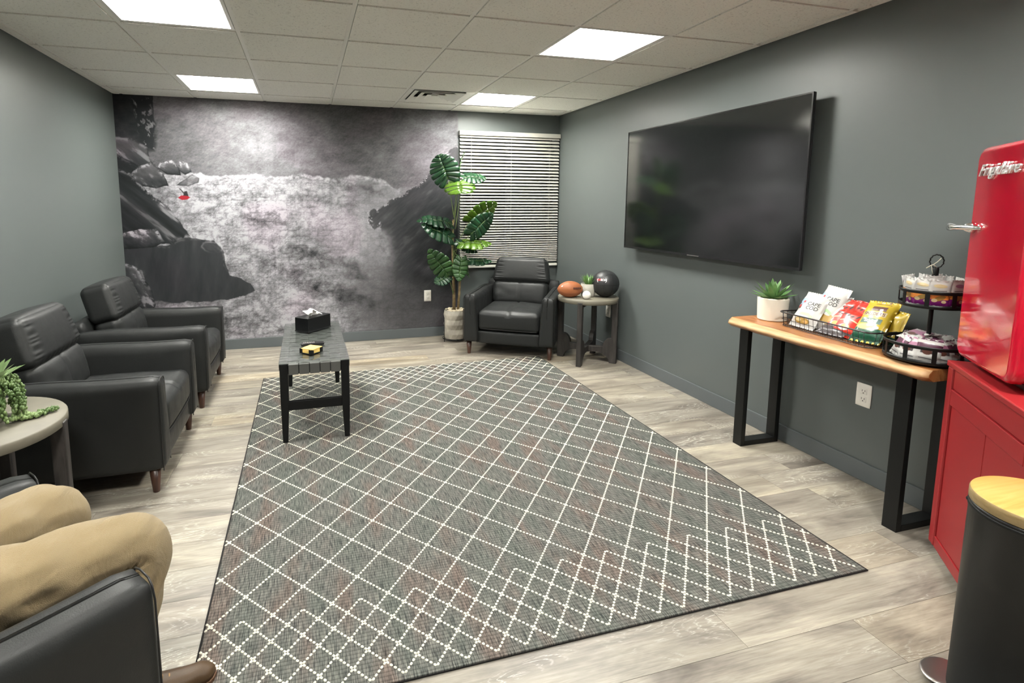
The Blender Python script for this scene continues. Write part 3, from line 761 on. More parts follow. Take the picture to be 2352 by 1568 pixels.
#@@PART2@@
# ------------------------------------------------------------ armchairs
def armchair():
    r = empty('armchair')
    for s in (-1, 1):
        def dsp(p, P, s=s):
            tz = (p[2]+1)/2; dx = 0
            if p[0]*s < 0: dx = s*.030*tz-s*.008
            return (dx, .010*(1-abs(p[1]))*0+(-.004*(1-tz) if p[1] < 0 else 0), .004*math.sin(P[1]*9)*(1 if p[2] > .8 else 0))
        m = MB().rbox((s*.3625, .405, .355), (.145, .81, .465), .032, 16, (.006, .004, .006), dsp)
        arm = m.build('arm', M_leather, r)
        ring_ = []
        for (x, z) in ((.435, .13), (.437, .35), (.434, .545), (.424, .575), (.408, .588), (.365, .590), (.340, .584), (.328, .568), (.322, .54), (.308, .35), (.295, .13)):
            ring_.append((s*x, .008+(.0 if z > .2 else 0), z))
        MB().tube([(p[0]*.985+s*.004, .004, p[2]-.004) for p in ring_], .0026, 6).build('piping', M_piping, arm)
    MB().rbox((0, .05, .178), (.60, .06, .118), .012, 8, (0, .004, 0)).build('front_rail', M_leather, r)
    def seat(p, P):
        dz = 0
        if p[2] > .5:
            dz = -.012*math.exp(-(P[0]/.010)**2)*(1 if p[1] < .85 else 0)+.004*mnoise.noise((P[0]*9, P[1]*9, 3))
        if p[1] < -.5: return (0, .006*math.exp(-(P[0]/.010)**2)*0, dz+0)
        return (0, 0, dz)
    MB().rbox((0, .325, .338), (.590, .63, .190), .045, 30, (0, .012, .026), seat).build('seat_cushion', M_leather, r)
    MB().tube([(x/20*.27, .006+.012*(abs(x/20))**6, .262) for x in range(-20, 21)], .0035, 6).build('seat_welt', M_piping, r)
    tilt = R(-13)
    def lum(p, P):
        dy = .010*math.exp(-(P[0]/.010)**2) if p[1] < -.5 else 0
        dy += .004*mnoise.noise((P[0]*10, P[2]*16, 1)) if p[1] < 0 else 0
        return (0, dy, 0)
    Mt = Matrix.Translation((0, .60, .41)) @ Matrix.Rotation(tilt, 4, 'X')
    MB().rbox((0, 0, .115), (.565, .17, .255), .055, 26, (.006, .020, .01), lum, Mt).build('lumbar_cushion', M_leather, r)
    def head(p, P):
        e = max(0, abs(p[0])-.62)/.38; f = 0
        if p[1] < -.2:
            f = .0030*math.sin(P[2]*230+4*mnoise.noise((P[2]*22, 0, 0)))*math.sin(PI*min(1, e*1.15))*(1 if p[2] < .7 else .1)*(1 if p[2] > -.8 else .4)
            b = max(0, -p[2]-.62)/.38; f += .0022*math.sin(P[0]*110+2*mnoise.noise((P[0]*12, 1, 0)))*b
        gr = .007*math.exp(-((abs(P[0])-.248)/.006)**2) if p[1] < 0 else 0
        tp = -.04*(p[2]+1)*.5*(1 if p[0] > 0 else -1)*abs(p[0])
        return (tp, f+gr+.018*(p[2]+1)*.5, 0)
    h = MB().rbox((0, -.004, .352), (.592, .188, .258), .046, 44, (.006, .016, .012), head, Mt).build('head_cushion', M_leather, r)
    def shell(p, P): return (0, .030*(p[2]+1), 0)
    MB().rbox((0, .725, .385), (.760, .085, .530), .030, 12, (0, .01, .01), shell).build('back_shell', M_leather, r)
    MB().box((-.30, .06, .13), (.30, .70, .20)).build('underframe', plain('dust_cover', (.006, .006, .006), .9), r)
    for s in (-1, 1):
        for y, sp in ((.055, 1), (.745, 1)):
            MB().lathe([(.0155, 0), (.0165, .004), (.027, .128)], 16, Matrix.Translation((s*.388, y, 0))).build('leg', M_legwood, r)
    return r
A0 = armchair()
spots = [((.24, -1.00, 0), 90, 'black leather armchair against the left wall, beside the round table with the trailing plant'),
         ((.255, .15, 0), 90, 'black leather armchair at the left wall nearest the mural'),
         ((2.735, .345, 0), -33.6, 'black leather armchair in the far corner in front of the window blind'),
         ((.33, -2.63, 0), 128, 'black leather armchair at the lower left with the khaki-trousered person sitting in it')]
for i, (loc, a, l) in enumerate(spots):
    o = A0 if i == 0 else copy_tree(A0)
    o.location = loc; o.rotation_euler = (0, 0, R(a)); tag(o, l, 'armchair', 'black leather armchairs')

# ------------------------------------------------------------ round side tables
def side_table(Rt):
    r = empty('side_table')
    MB().lathe([(Rt-.006, .558), (Rt, .562), (Rt, .594), (Rt-.004, .599), (0, .600)], 64, None, True).build('tabletop', M_concrete, r, bevel=0)
    ro = Rt+.004; prof = [(ro, 0), (ro, .578), (ro-.022, .578), (ro-.022, .556), (ro-.052, .556), (ro-.050, .235)]
    for k in range(1, 7):
        t = k/6; prof.append((ro-.050-.075*math.sin(t*PI/2)*1.0, .235-.085*(1-math.cos(t*PI/2))))
    prof += [(.02, .140), (.02, .085)]
    prof += [(.09, .092)]
    for k in range(0, 7):
        t = k/6; prof.append((.09+(ro-.062-.09)*math.sin(t*PI/2), .092-.092*(1-math.cos(t*PI/2))))
    base = MB()
    Mx = Matrix.Rotation(PI/2, 4, 'X')          # profile drawn in x,z
    base.prism(prof, -.022, .022, Mx)
    me = base.mesh('leg', M_tablewood)
    for k in range(4):
        o = bpy.data.objects.new('leg', me); C.objects.link(o); o.parent = r; o.rotation_euler = (0, 0, k*PI/2)
        b = o.modifiers.new('bevel', 'BEVEL'); b.width = .004; b.segments = 2; b.limit_method = 'ANGLE'
    MB().lathe([(.03, .082), (.03, .143)], 16).build('hub', M_tablewood, r)
    MB().box((-.2, -.02, .53), (.2, .02, .558)).box((-.02, -.2, .53), (.02, .2, .558)).build('top_brace', M_tablewood, r)
    return r
t1 = side_table(.272); t1.location = (3.434, .112, 0); t1.rotation_euler = (0, 0, R(46))
tag(t1, 'round concrete-topped side table with dark wood legs in the far corner, holding balls', 'side table', 'round concrete side tables')
t2 = side_table(.318); t2.location = (-.318, -1.868, 0); t2.rotation_euler = (0, 0, R(4))
tag(t2, 'round concrete-topped side table at the left edge, holding the trailing bead plant', 'side table', 'round concrete side tables')

# things on the corner table (top at .600)
ft = empty('football', (3.245, .105, .600+.072), R(-8), 'orange brown american football lying on the round corner table', 'football')
fb = MB(); prof = []
for k in range(25):
    t = -1+2*k/24; prof.append((.074*max(0, (1-t*t))**.62+.0005, t*.120))
fb.lathe(prof, 32, Matrix.Rotation(PI/2, 4, 'Y')); M_ball = plain('football_rubber', (.30, .095, .030), .55, bump=(420, .4, .001))
fb.build('shell', M_ball, ft)
def fr(t): return .074*max(0, (1-t*t))**.62
sm = MB()
for a in (0, 90, 180, 270): sm.tube([(t/20*.116, (fr(t/20*.97)+.0003)*math.cos(R(a)+.4), (fr(t/20*.97)+.0003)*math.sin(R(a)+.4)) for t in range(-20, 21)], .0012, 5)
sm.build('seam', plain('football_seam', (.22, .06, .025), .6), ft)
MB().sphere((-.080, -.032, .030), .012, 10, 6, (1.2, .5, .8)).build('white_patch', M_plate, ft)
ls = MB()
for k in range(7): ls.box((.006+k*.010, -.0785, .008), (.009+k*.010, -.068, .028))
ls.box((.002, -.0785, .016), (.074, -.070, .020)); ls.build('laces', plain('dark_laces', (.09, .03, .02), .7), ft)

bb_ = empty('basketball', (3.562, .035, .600+.122), 0, 'black basketball with small red and white lettering on the round corner table', 'basketball')
M_bb = plain('black_rubber_ball', (.014, .015, .016), .42, bump=(520, .45, .001), spec=.6)
MB().sphere((0, 0, 0), .122, 48, 32).build('shell', M_bb, bb_)
Mr = Matrix.Rotation(R(14), 4, 'Y')
sm = MB()
for nrm in ('z', 'x'):
    pts = [(.1222*math.cos(2*PI*k/48), .1222*math.sin(2*PI*k/48), 0) if nrm == 'z' else (0, .1222*math.cos(2*PI*k/48), .1222*math.sin(2*PI*k/48)) for k in range(48)]
    sm.tube(pts, .0016, 5, True)
for s in (-1, 1):
    pts = []
    for k in range(48):
        a = 2*PI*k/48; z = .085*math.cos(a); x = s*(.075+.020*math.sin(a)**2); rr_ = max(1e-4, .1222**2-z*z-x*x)
        y = math.sqrt(rr_)*(1 if math.sin(a) >= 0 else -1)*min(1, abs(math.sin(a))*3); v_ = Vector((y*0+y, x, z)); v_ = v_.normalized()*.1222; pts.append(v_)
    sm.tube(pts, .0014, 5, True)
sm.build('channels', plain('ball_channel', (.004, .004, .004), .6), bb_)
def wrap_ball(me, parent, rad, az, el):
    d = Matrix.Rotation(az, 4, 'Z') @ Matrix.Rotation(-el, 4, 'X')
    for v in me.vertices:
        x, y, z = v.co; a = x/rad; b = y/rad
        p = Vector((math.sin(a)*math.cos(b), -math.cos(a)*math.cos(b), math.sin(b)))*(rad+.0006+z)
        v.co = d @ p
    o = bpy.data.objects.new(me.name, me); C.objects.link(o); o.parent = parent; return o
M_txw = plain('print_white', (.85, .84, .82), .5); M_txr = plain('print_red', (.75, .05, .06), .5); M_txk = plain('print_black', (.02, .018, .018), .5)
az = R(-46)
for body, mat, dx in (('(', M_txw, -.043), ('WAT', M_txr, -.024), ('SON', M_txw, .013), (')', M_txw, .036)):
    me = text_mesh('lettering', body, .026 if len(body) > 1 else .038, mat, .0003, bold=.0008)
    for v in me.vertices: v.co.x += dx
    wrap_ball(me, bb_, .122, az, R(22))
wh = tag(MB().sphere((0, 0, 0), .037, 24, 16).build('baseball', plain('white_leather_ball', (.82, .80, .76), .5), loc=(3.335, -.035, .600+.037)), 'white baseball with a faint printed line in front of the little grey pot', 'ball')
me = text_mesh('printed_line', '~~~', .016, M_txk, .0001)
wrap_ball(me, wh, .037, R(-35), R(8))
# little grey pot with grass
gp = empty('potted_grass', (3.425, .10, .600), 0, 'small grey pot of spiky green grass between the football and basketball', 'plant')
MB().lathe([(.058, 0), (.061, .01), (.066, .118), (.060, .118), (.057, .10), (0, .10)], 28).build('pot', plain('grey_concrete_pot', (.30, .29, .25), .7, var=(20, .15)), gp)
rg = random.Random(9)
def blade(L_, w_, bend, az_, lean, base=(0, 0, 0)):
    mb = MB(); vs = []; n = 6; d = Vector((math.cos(az_), math.sin(az_), 0)); s = Vector((-math.sin(az_), math.cos(az_), 0))
    for i in range(n+1):
        t = i/n; r_ = math.sin(lean)*L_*t+bend*L_*t*t; z = math.cos(lean)*L_*t-bend*.5*L_*t*t; ww = w_*(math.sin(PI*min(1, t*.8+.2))**.8 if t < 1 else 0)
        p = Vector(base)+d*r_+Vector((0, 0, z)); vs += [p-s*ww, p+Vector((0, 0, -ww*.35)), p+s*ww]
    fs = []
    for i in range(n):
        a = 3*i; fs += [(a, a+1, a+4, a+3), (a+1, a+2, a+5, a+4)]
    mb.add(vs, fs, True); return mb
M_grass = mk_leaf('succulent_green', (.10, .22, .06), (.20, .38, .12), .15)
for k in range(64):
    a = rg.uniform(0, 2*PI); ln = rg.uniform(.05, .85)
    blade(rg.uniform(.085, .125), rg.uniform(.0035, .0055), rg.uniform(.0, .25), a, ln, (.02*math.cos(a), .02*math.sin(a), .098)).build('blade', M_grass, gp)

# ------------------------------------------------------------ woven bench
BX, BY, BW, BL, BZ = .975, -.472, .405, 1.085, .500
bn = empty('woven_bench', (BX, BY, 0), 0, 'long black wooden bench with woven dark leather straps and glass top, standing on the rug', 'bench')
hw, hl = BW/2, BL/2
for sx2 in (-1, 1):
    for sy2 in (-1, 1):
        a = .048; x0 = sx2*(hw-a/2); y0 = sy2*(hl-a/2); t_ = .030
        vs = []
        for z, q, ox, oy in ((.0100, t_/2, sx2*.004, sy2*.004), (.26, a/2, 0, 0), (BZ-.003, a/2, 0, 0)):
            vs += [(x0+ox-q, y0+oy-q, z), (x0+ox+q, y0+oy-q, z), (x0+ox+q, y0+oy+q, z), (x0+ox-q, y0+oy+q, z)]
        fs = [(3, 2, 1, 0), (8, 9, 10, 11)]
        for i in range(2):
            for k in range(4):
                j = (k+1) % 4; fs.append((i*4+k, i*4+j, i*4+4+j, i*4+4+k))
        MB().add(vs, fs).build('leg', M_blackwood, bn, bevel=.003)
for sx2 in (-1, 1): MB().box((sx2*hw-(.036 if sx2 > 0 else 0), -hl+.048, .425), (sx2*hw+(0 if sx2 > 0 else .036), hl-.048, .492)).build('side_rail', M_blackwood, bn, bevel=.003)
for sy2 in (-1, 1):
    MB().box((-hw+.048, sy2*hl-(.034 if sy2 > 0 else .004), .435), (hw-.048, sy2*hl+(.004 if sy2 > 0 else .034)*1, .490)).build('end_rail', M_blackwood, bn, bevel=.003)
    MB().box((-hw+.044, sy2*(hl-.024)-.011, .205), (hw-.044, sy2*(hl-.024)+.011, .262)).build('stretcher', M_blackwood, bn, bevel=.003)
M_strap = mk_leather('grey_black_strap', (.098, .099, .094), .40)
nl, nc = 5, 19
pw, pc = (BW-.004)/nl, (BL-.004)/nc
wl = (BW-.100)/nl
lx = [(-hw+.050)+wl*(i+.5) for i in range(nl)]
for i in range(nl):
    mb = MB(); x = lx[i]; n = nc*4
    path = [(-hl-.006, .432), (-hl-.0065, .492)]
    for k in range(n+1):
        y = -hl+.002+(BL-.004)*k/n; c = (y+hl-.002)/pc; z = .4950+.0032*math.cos(PI*(c-.5+i)) ; path.append((y, z))
    path += [(hl+.0065, .492), (hl+.006, .432)]
    vs = []; th = .0016; ww = wl/2-.0026
    for (y, z) in path: vs += [(x-ww, y, z), (x+ww, y, z), (x+ww, y+(.0 if abs(y) <= hl else (-1 if y > 0 else 1)*th), z-th), (x-ww, y+(.0 if abs(y) <= hl else (-1 if y > 0 else 1)*th), z-th)]
    fs = []
    for k in range(len(path)-1):
        a = 4*k; fs += [(a, a+1, a+5, a+4), (a+1, a+2, a+6, a+5), (a+2, a+3, a+7, a+6), (a+3, a, a+4, a+7)]
    fs += [(3, 2, 1, 0), tuple(4*(len(path)-1)+q for q in range(4))]
    mb.add(vs, fs).build('long_strap', M_strap, bn)
xw = [-hw]+[-hw+.05+wl*i for i in range(nl+1)]+[hw]
for c in range(nc):
    y = -hl+.002+pc*(c+.5); ww = pc/2-.0026; path = [(-hw-.0025, .455), (-hw-.003, .494)]
    n = 36
    for k in range(n+1):
        x = -hw+BW*k/n; q = (x+hw-.05)/wl; inside = -.0 <= q <= nl
        z = .4950-.0032*math.cos(PI*(q-.5+c))*(1 if inside else 0)+(.003 if not inside else 0); path.append((x, z))
    path += [(hw+.003, .494), (hw+.0025, .455)]
    vs = []; th = .0016
    for (x, z) in path: vs += [(x, y-ww, z), (x, y+ww, z), (x, y+ww, z-th), (x, y-ww, z-th)]
    fs = []
    for k in range(len(path)-1):
        a = 4*k; fs += [(a, a+4, a+5, a+1), (a+1, a+5, a+6, a+2), (a+2, a+6, a+7, a+3), (a+3, a+7, a+4, a)]
    fs += [(3, 0, 1, 2), tuple(4*(len(path)-1)+q for q in (0, 3, 2, 1))]
    MB().add(vs, fs).build('cross_strap', M_strap, bn)
gm = N('clear_glass'); fr_ = gm.n('ShaderNodeFresnel'); fr_.inputs[0].default_value = 1.9
gl = gm.n('ShaderNodeBsdfGlossy'); gl.inputs['Roughness'].default_value = .03; tr_ = gm.n('ShaderNodeBsdfTransparent'); tr_.inputs[0].default_value = (.95, .97, .96, 1)
mx_ = gm.n('ShaderNodeMixShader'); bk_ = gm.n('ShaderNodeNewGeometry'); fm_ = gm.n('ShaderNodeMath', operation='MULTIPLY'); iv_ = gm.n('ShaderNodeMath', operation='SUBTRACT'); iv_.inputs[0].default_value = 1; gm.l(bk_.outputs['Backfacing'], iv_.inputs[1]); gm.l(fr_.outputs[0], fm_.inputs[0]); gm.l(iv_.outputs[0], fm_.inputs[1]); gm.l(fm_.outputs[0], mx_.inputs[0]); gm.l(tr_.outputs[0], mx_.inputs[1]); gm.l(gl.outputs[0], mx_.inputs[2]); gm.l(mx_.outputs[0], gm.out.inputs[0])
MB().box((-hw-.004, -hl-.004, .5005), (hw+.004, hl+.004, .5060)).build('glass_top', gm.m, bn)
GT = .5062
# tissue box
tb = empty('tissue_box', (.980, -.155, GT), R(45), 'black tissue box with a white tissue sticking out, on the bench', 'tissue box')
MB().box((-.1175, -.066, .006), (.1175, .066, .102)).build('cover', M_blackwood, tb, bevel=.003)
MB().box((-.119, -.0675, 0), (.119, .0675, .0065)).build('base_band', M_blackplastic, tb)
MB().lathe([(.03, .1015), (.03, .1028)], 24, Matrix.Diagonal((2.2, 1, 1, 1))).build('slot', M_txk, tb)
ts = MB(); vs = []; fs = []; n = 14
for i in range(n+1):
    for j in range(7):
        u_ = i/n-.5; v_ = j/6; y = .030*math.sin(u_*2.2+.3)-.035*v_*v_+.006*math.sin(u_*16+v_*3); vs.append((u_*(.13-.02*v_)-.03*v_-.005, y-.012*v_, .102+.052*v_-.018*abs(u_)*v_*2+.006*math.sin(u_*9)))
for i in range(n):
    for j in range(6): a = i*7+j; fs.append((a, a+1, a+8, a+7))
ts.add(vs, fs, True); o = ts.build('tissue', plain('tissue_paper', (.86, .85, .82), .9), tb); q = o.modifiers.new('thick', 'SOLIDIFY'); q.thickness = .0015
vs2 = [(x*.9+.028, -y*.8+.004, .102+(z-.102)*.9) for x, y, z in vs]
t3 = MB(); t3.add(vs2, fs, True); o = t3.build('tissue', o.data.materials[0], tb); q = o.modifiers.new('thick', 'SOLIDIFY'); q.thickness = .0015
# coaster stack
cs = empty('coaster_holder', (.958, -.820, GT), R(45), 'small black coaster holder between the remote and the near end of the bench', 'coaster holder')
hb = MB(); s = .050
hb.box((-s, -s, 0), (s, s, .005))
for a in (-1, 1):
    for b in (-1, 1): hb.box((a*s-(.022 if a > 0 else 0), b*s-(.003 if b > 0 else 0), .005), (a*s+(0 if a > 0 else .022), b*s+(0 if b > 0 else .003), .030)); hb.box((a*s-(.003 if a > 0 else 0), b*s-(.022 if b > 0 else 0), .005), (a*s+(0 if a > 0 else .003), b*s+(0 if b > 0 else .022), .030))
hb.build('tray', M_blackmetal, cs)
M_gold = plain('gold_coaster', (.85, .60, .18), .35, var=(30, .12))
for k in range(4):
    o = tag(MB().box((-.0485+.002, -.0485+.002, 0), (.0465, .0465, .0058)).build('coaster', [M_gold], None, bevel=.001), 'square gold coaster, %s of the stack on the bench' % ['bottom one', 'second from bottom', 'third from bottom', 'topmost'][k], 'coaster', 'gold coasters stacked in the holder')
    o.location = (.958+(.003 if k == 3 else 0), -.820, GT+.0053+k*.0072); o.rotation_euler = (0, 0, R(45+(6 if k == 3 else 0)))
rm = empty('remote_control', (.968, -.640, GT), R(4), 'slim black remote control lying behind the coasters on the bench', 'remote control')
MB().rbox((0, 0, .009), (.150, .042, .017), .007, 10).build('body', M_blackplastic, rm)
for i in range(6):
    for j in range(2): MB().lathe([(.004, .0172), (.0035, .019)], 8, Matrix.Translation((-.055+i*.013, -.009+j*.018, 0))).build('button', M_gasket, rm)

# ------------------------------------------------------------ tall plant
tp = empty('potted_monstera', (2.44, 1.115, 0), 0, 'tall potted monstera plant with broad split leaves beside the window blind', 'plant')
OX, OY = 2.44, 1.115
pt_ = MB(); nr, ns = 7, 14; vs = []; fs = []
for j in range(nr):
    z = .035+.30*j/(nr-1)
    for i in range(ns):
        a = 2*PI*(i+(.5 if j % 2 else 0))/ns; rr_ = .112+(.007 if j % 2 else -.002); vs.append((rr_*math.cos(a), rr_*math.sin(a), z))
for j in range(nr-1):
    for i in range(ns):
        i2 = (i+1) % ns; a, b, c, d = j*ns+i, j*ns+i2, (j+1)*ns+i, (j+1)*ns+i2
        fs += ([(a, b, c), (b, d, c)] if j % 2 == 0 else [(a, b, d), (a, d, c)])
fs.append(tuple(range(ns-1, -1, -1)))
pt_.add(vs, fs); pt_.build('faceted_pot', plain('stone_pot', (.40, .37, .31), .55, var=(7, .35), bump=(60, .2)), tp)
MB().lathe([(.104, .318), (0, .322)], 20).build('soil', M_soil, tp)
rp = random.Random(4); pb = []
for k in range(90):
    a = rp.uniform(0, 2*PI); q = math.sqrt(rp.random())*.10
    if not pb: pb.append(MB().sphere((0, 0, 0), .012, 8, 6, (1.25, .95, .65)).mesh('pebble', M_pebble))
    o = bpy.data.objects.new('pebble', pb[0]); C.objects.link(o); o.parent = tp; o.location = (q*math.cos(a), q*math.sin(a), .328+rp.uniform(0, .008)); o.rotation_euler = (rp.uniform(-.4, .4), rp.uniform(-.4, .4), rp.uniform(0, 6)); s = rp.uniform(.7, 1.2); o.scale = (s, s, s)
for k in range(3):
    a = R(196+120*k); x, y = .130*math.cos(a), .130*math.sin(a)
    MB().tube([(x, y, 0), (x, y, .24)], .0035, 8).build('stand_leg', M_blackmetal, tp)
sr = MB(); sr.tube([(.130*math.cos(2*PI*k/32), .130*math.sin(2*PI*k/32), .030) for k in range(32)], .003, 6, True)
sr.box((-.13, -.004, .028), (.13, .004, .034)); sr.box((-.004, -.13, .028), (.004, .13, .034)); sr.build('stand_ring', M_blackmetal, tp)
def L3(p): return (p[0]-OX, p[1]-OY, p[2])
tk = MB(); tk.tube([L3(p) for p in ((2.430, 1.11, .31), (2.428, 1.11, .55), (2.418, 1.11, .8), (2.412, 1.11, 1.05), (2.418, 1.10, 1.28))], [.017, .015, .013, .012, .009], 10); tk.build('trunk', M_trunk, tp)
tk = MB(); tk.tube([L3(p) for p in ((2.475, 1.12, .31), (2.492, 1.13, .5), (2.500, 1.13, .70), (2.485, 1.12, .88))], [.014, .013, .012, .008], 10); tk.build('trunk', M_trunk, tp)
def monstera(base, tip, nrm, wr=.85, lobes=6, mat=None, droop=.12, notch=1.0, gap=.5, cup=.15):
    base = Vector(base); tip = Vector(tip); Y = tip-base; L_ = Y.length; Y.normalize(); Z = Vector(nrm); Z = (Z-Y*Z.dot(Y)).normalized(); X = Y.cross(Z)
    Mt = Matrix(((X.x, Y.x, Z.x, base.x), (X.y, Y.y, Z.y, base.y), (X.z, Y.z, Z.z, base.z), (0, 0, 0, 1)))
    W = L_*wr*.5; mb = MB(); ns_ = 5; nt = 3
    def P(t, s, sd_):
        ph = R(-68+118*t**.85); w_ = W*(math.sin(PI*(.16+.84*(1-t)**.9 if t > .0 else 1))**.55 if t < .999 else .05)
        w_ = W*(1-.0*t)*max(.04, (1-abs(2*t-.62)**2.6*.42 if t < .31 else 1-((t-.31)/.69)**2.2*.93))
        x = s*w_*math.cos(ph*.85); y = t*L_*.93+s*w_*math.sin(ph)*.62+L_*.05
        z = -droop*L_*(t*t)-cup*w_*s*s+.06*L_*t
        return (sd_*x, y, z)
    for sd_ in (-1, 1):
        for i in range(lobes):
            t0, t1_ = i/lobes, (i+1)/lobes; vs = []
            for a in range(ns_+1):
                s = a/ns_; g_ = max(0, s-(.50+.12*math.sin(i*2.3)))*gap*notch*.30
                m0, m1 = t0+(t1_-t0)*g_, t1_-(t1_-t0)*g_*.9
                for b in range(nt+1):
                    t = m0+(m1-m0)*b/nt; se = s*(1-.05*(2*b/nt-1)**2*s)
                    vs.append(P(t, se, sd_))
            fs = []
            for a in range(ns_):
                for b in range(nt):
                    q = a*(nt+1)+b; f = (q, q+1, q+nt+2, q+nt+1); fs.append(f if sd_ < 0 else f[::-1])
            mb.add([Mt @ Vector((v[0], v[1], v[2]+.006*L_/.25*(1 if True else 0)*math.sin(i*1.7))) for v in vs], fs, True)
    lf = mb.build('leaf', mat, tp); q = lf.modifiers.new('thick', 'SOLIDIFY'); q.thickness = .0012
    vb = MB(); vb.tube([Mt @ (Vector(P(t/8*.97, 0, 1))+Vector((0, 0, .0016))) for t in range(9)], [.0028-.0024*t/8 for t in range(9)], 5)
    for sd_ in (-1, 1):
        for i in range(lobes): vb.tube([Mt @ (Vector(P((i+.5)/lobes, s, sd_))+Vector((0, 0, .0014+.006*L_/.25*math.sin(i*1.7)))) for s in (.02, .45, .85)], [.0010, .0007, .0003], 4)
    v_ = vb.build('vein', M_vein, lf)
    return lf
def petiole(a, b, sag=.05):
    a = Vector(a); b = Vector(b); m = (a+b)/2+Vector((0, 0, -sag)); pts = [L3((a*(1-t)**2+m*2*t*(1-t)+b*t*t)) for t in [k/8 for k in range(9)]]
    MB().tube(pts, [.0045-.0022*k/8 for k in range(9)], 6).build('petiole', M_stem, tp)
F = (-.33, -.94, .1)      # towards the room
LV = [ # base, tip, normal, width, lobes, material, droop, notch, cup, petiole root
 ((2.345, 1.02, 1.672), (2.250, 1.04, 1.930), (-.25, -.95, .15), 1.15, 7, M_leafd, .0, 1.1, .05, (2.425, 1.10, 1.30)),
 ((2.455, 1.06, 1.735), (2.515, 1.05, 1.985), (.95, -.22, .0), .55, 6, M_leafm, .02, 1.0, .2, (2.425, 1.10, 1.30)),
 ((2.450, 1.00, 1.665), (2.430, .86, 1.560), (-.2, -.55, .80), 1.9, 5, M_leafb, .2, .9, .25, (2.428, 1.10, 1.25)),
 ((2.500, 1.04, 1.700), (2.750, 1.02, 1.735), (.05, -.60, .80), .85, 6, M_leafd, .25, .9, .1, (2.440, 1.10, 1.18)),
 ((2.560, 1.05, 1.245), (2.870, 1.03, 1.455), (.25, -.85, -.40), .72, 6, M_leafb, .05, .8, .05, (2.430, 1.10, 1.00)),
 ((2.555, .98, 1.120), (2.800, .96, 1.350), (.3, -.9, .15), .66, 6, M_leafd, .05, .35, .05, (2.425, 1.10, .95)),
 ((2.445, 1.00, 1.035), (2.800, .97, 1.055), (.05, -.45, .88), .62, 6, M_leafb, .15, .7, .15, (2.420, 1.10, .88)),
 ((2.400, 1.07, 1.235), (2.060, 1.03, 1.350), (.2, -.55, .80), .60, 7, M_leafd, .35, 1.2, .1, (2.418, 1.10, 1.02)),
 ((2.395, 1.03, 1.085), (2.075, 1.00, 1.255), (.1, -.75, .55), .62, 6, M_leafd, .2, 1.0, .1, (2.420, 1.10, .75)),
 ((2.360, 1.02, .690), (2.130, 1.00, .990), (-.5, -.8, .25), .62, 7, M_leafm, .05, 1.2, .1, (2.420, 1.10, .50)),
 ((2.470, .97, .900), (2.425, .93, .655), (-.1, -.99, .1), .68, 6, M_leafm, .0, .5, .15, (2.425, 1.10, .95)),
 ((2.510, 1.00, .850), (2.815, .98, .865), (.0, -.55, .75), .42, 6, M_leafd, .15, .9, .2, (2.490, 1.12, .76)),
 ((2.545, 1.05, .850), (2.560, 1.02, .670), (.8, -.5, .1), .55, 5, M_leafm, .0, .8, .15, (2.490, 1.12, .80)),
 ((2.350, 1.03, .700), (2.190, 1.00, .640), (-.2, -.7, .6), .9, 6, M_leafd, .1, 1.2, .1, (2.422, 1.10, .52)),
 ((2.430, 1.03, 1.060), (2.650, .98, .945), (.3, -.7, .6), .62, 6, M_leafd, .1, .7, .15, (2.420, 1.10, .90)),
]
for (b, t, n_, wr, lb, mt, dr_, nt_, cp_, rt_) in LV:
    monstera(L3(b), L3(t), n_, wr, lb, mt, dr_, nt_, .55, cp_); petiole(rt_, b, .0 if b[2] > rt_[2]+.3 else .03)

# ------------------------------------------------------------ trailing bead plant on the left table
sp = empty('trailing_plant', (-.245, -1.865, .600), 0, 'artificial trailing string-of-beads plant spilling over the left round table', 'plant')
MB().lathe([(.040, 0), (.058, .075), (.053, .075), (.04, .06), (0, .06)], 24).build('pot', M_plate, sp)
M_bead = mk_leaf('bead_green', (.07, .13, .035), (.22, .31, .12), .1)
rb = random.Random(12)
bead = MB().sphere((0, 0, 0), .0058, 6, 4, (1, 1, 1.25))
def strand(pts, dens, jit):
    mb = MB(); P = [Vector(p) for p in pts]; d = [0]
    for a, b in zip(P, P[1:]): d.append(d[-1]+(b-a).length)
    n = int(d[-1]*dens)
    for k in range(n):
        s = d[-1]*k/max(1, n-1); i = max(j for j in range(len(d)) if d[j] <= s+1e-9); i = min(i, len(P)-2); t = (s-d[i])/max(1e-6, d[i+1]-d[i]); c = P[i].lerp(P[i+1], t)
        c = c+Vector((rb.gauss(0, jit), rb.gauss(0, jit), abs(rb.gauss(0, jit*.8)))); mb.add([(v[0]+c.x, v[1]+c.y, max(.003, v[2]+c.z)) for v in bead.v], bead.f, True)
    mb.build('bead_strand', M_bead, sp)
for k in range(64):
    a = rb.uniform(0, 2*PI); r0 = .045; r1 = rb.uniform(.085, .122); zt = rb.uniform(.11, .175); zb = rb.uniform(.008, .05)
    pts = []
    for q in range(9):
        t = q/8; rr_ = r0+(r1-r0)*math.sin(t*PI/2); z = zt*(1-t**2.2)+zb*t**2.2+.03*math.sin(t*PI)*.6; pts.append((rr_*math.cos(a+t*.3), rr_*math.sin(a+t*.3), z))
    strand(pts, 260, .005)
strand([(.09, -.01, .03), (.13, .02, .008), (.17, .055, .008), (.195, .080, .008)], 900, .006)
strand([(.09, -.03, .02), (.13, .0, .008), (.17, .03, .008)], 900, .007)
strand([(.06, -.09, .02), (.09, -.16, .008), (.06, -.21, .008)], 800, .007)
strand([(.03, -.10, .02), (.02, -.19, .008)], 800, .007)
M_frost = mk_leaf('frosted_green', (.15, .24, .09), (.30, .40, .20), .2)
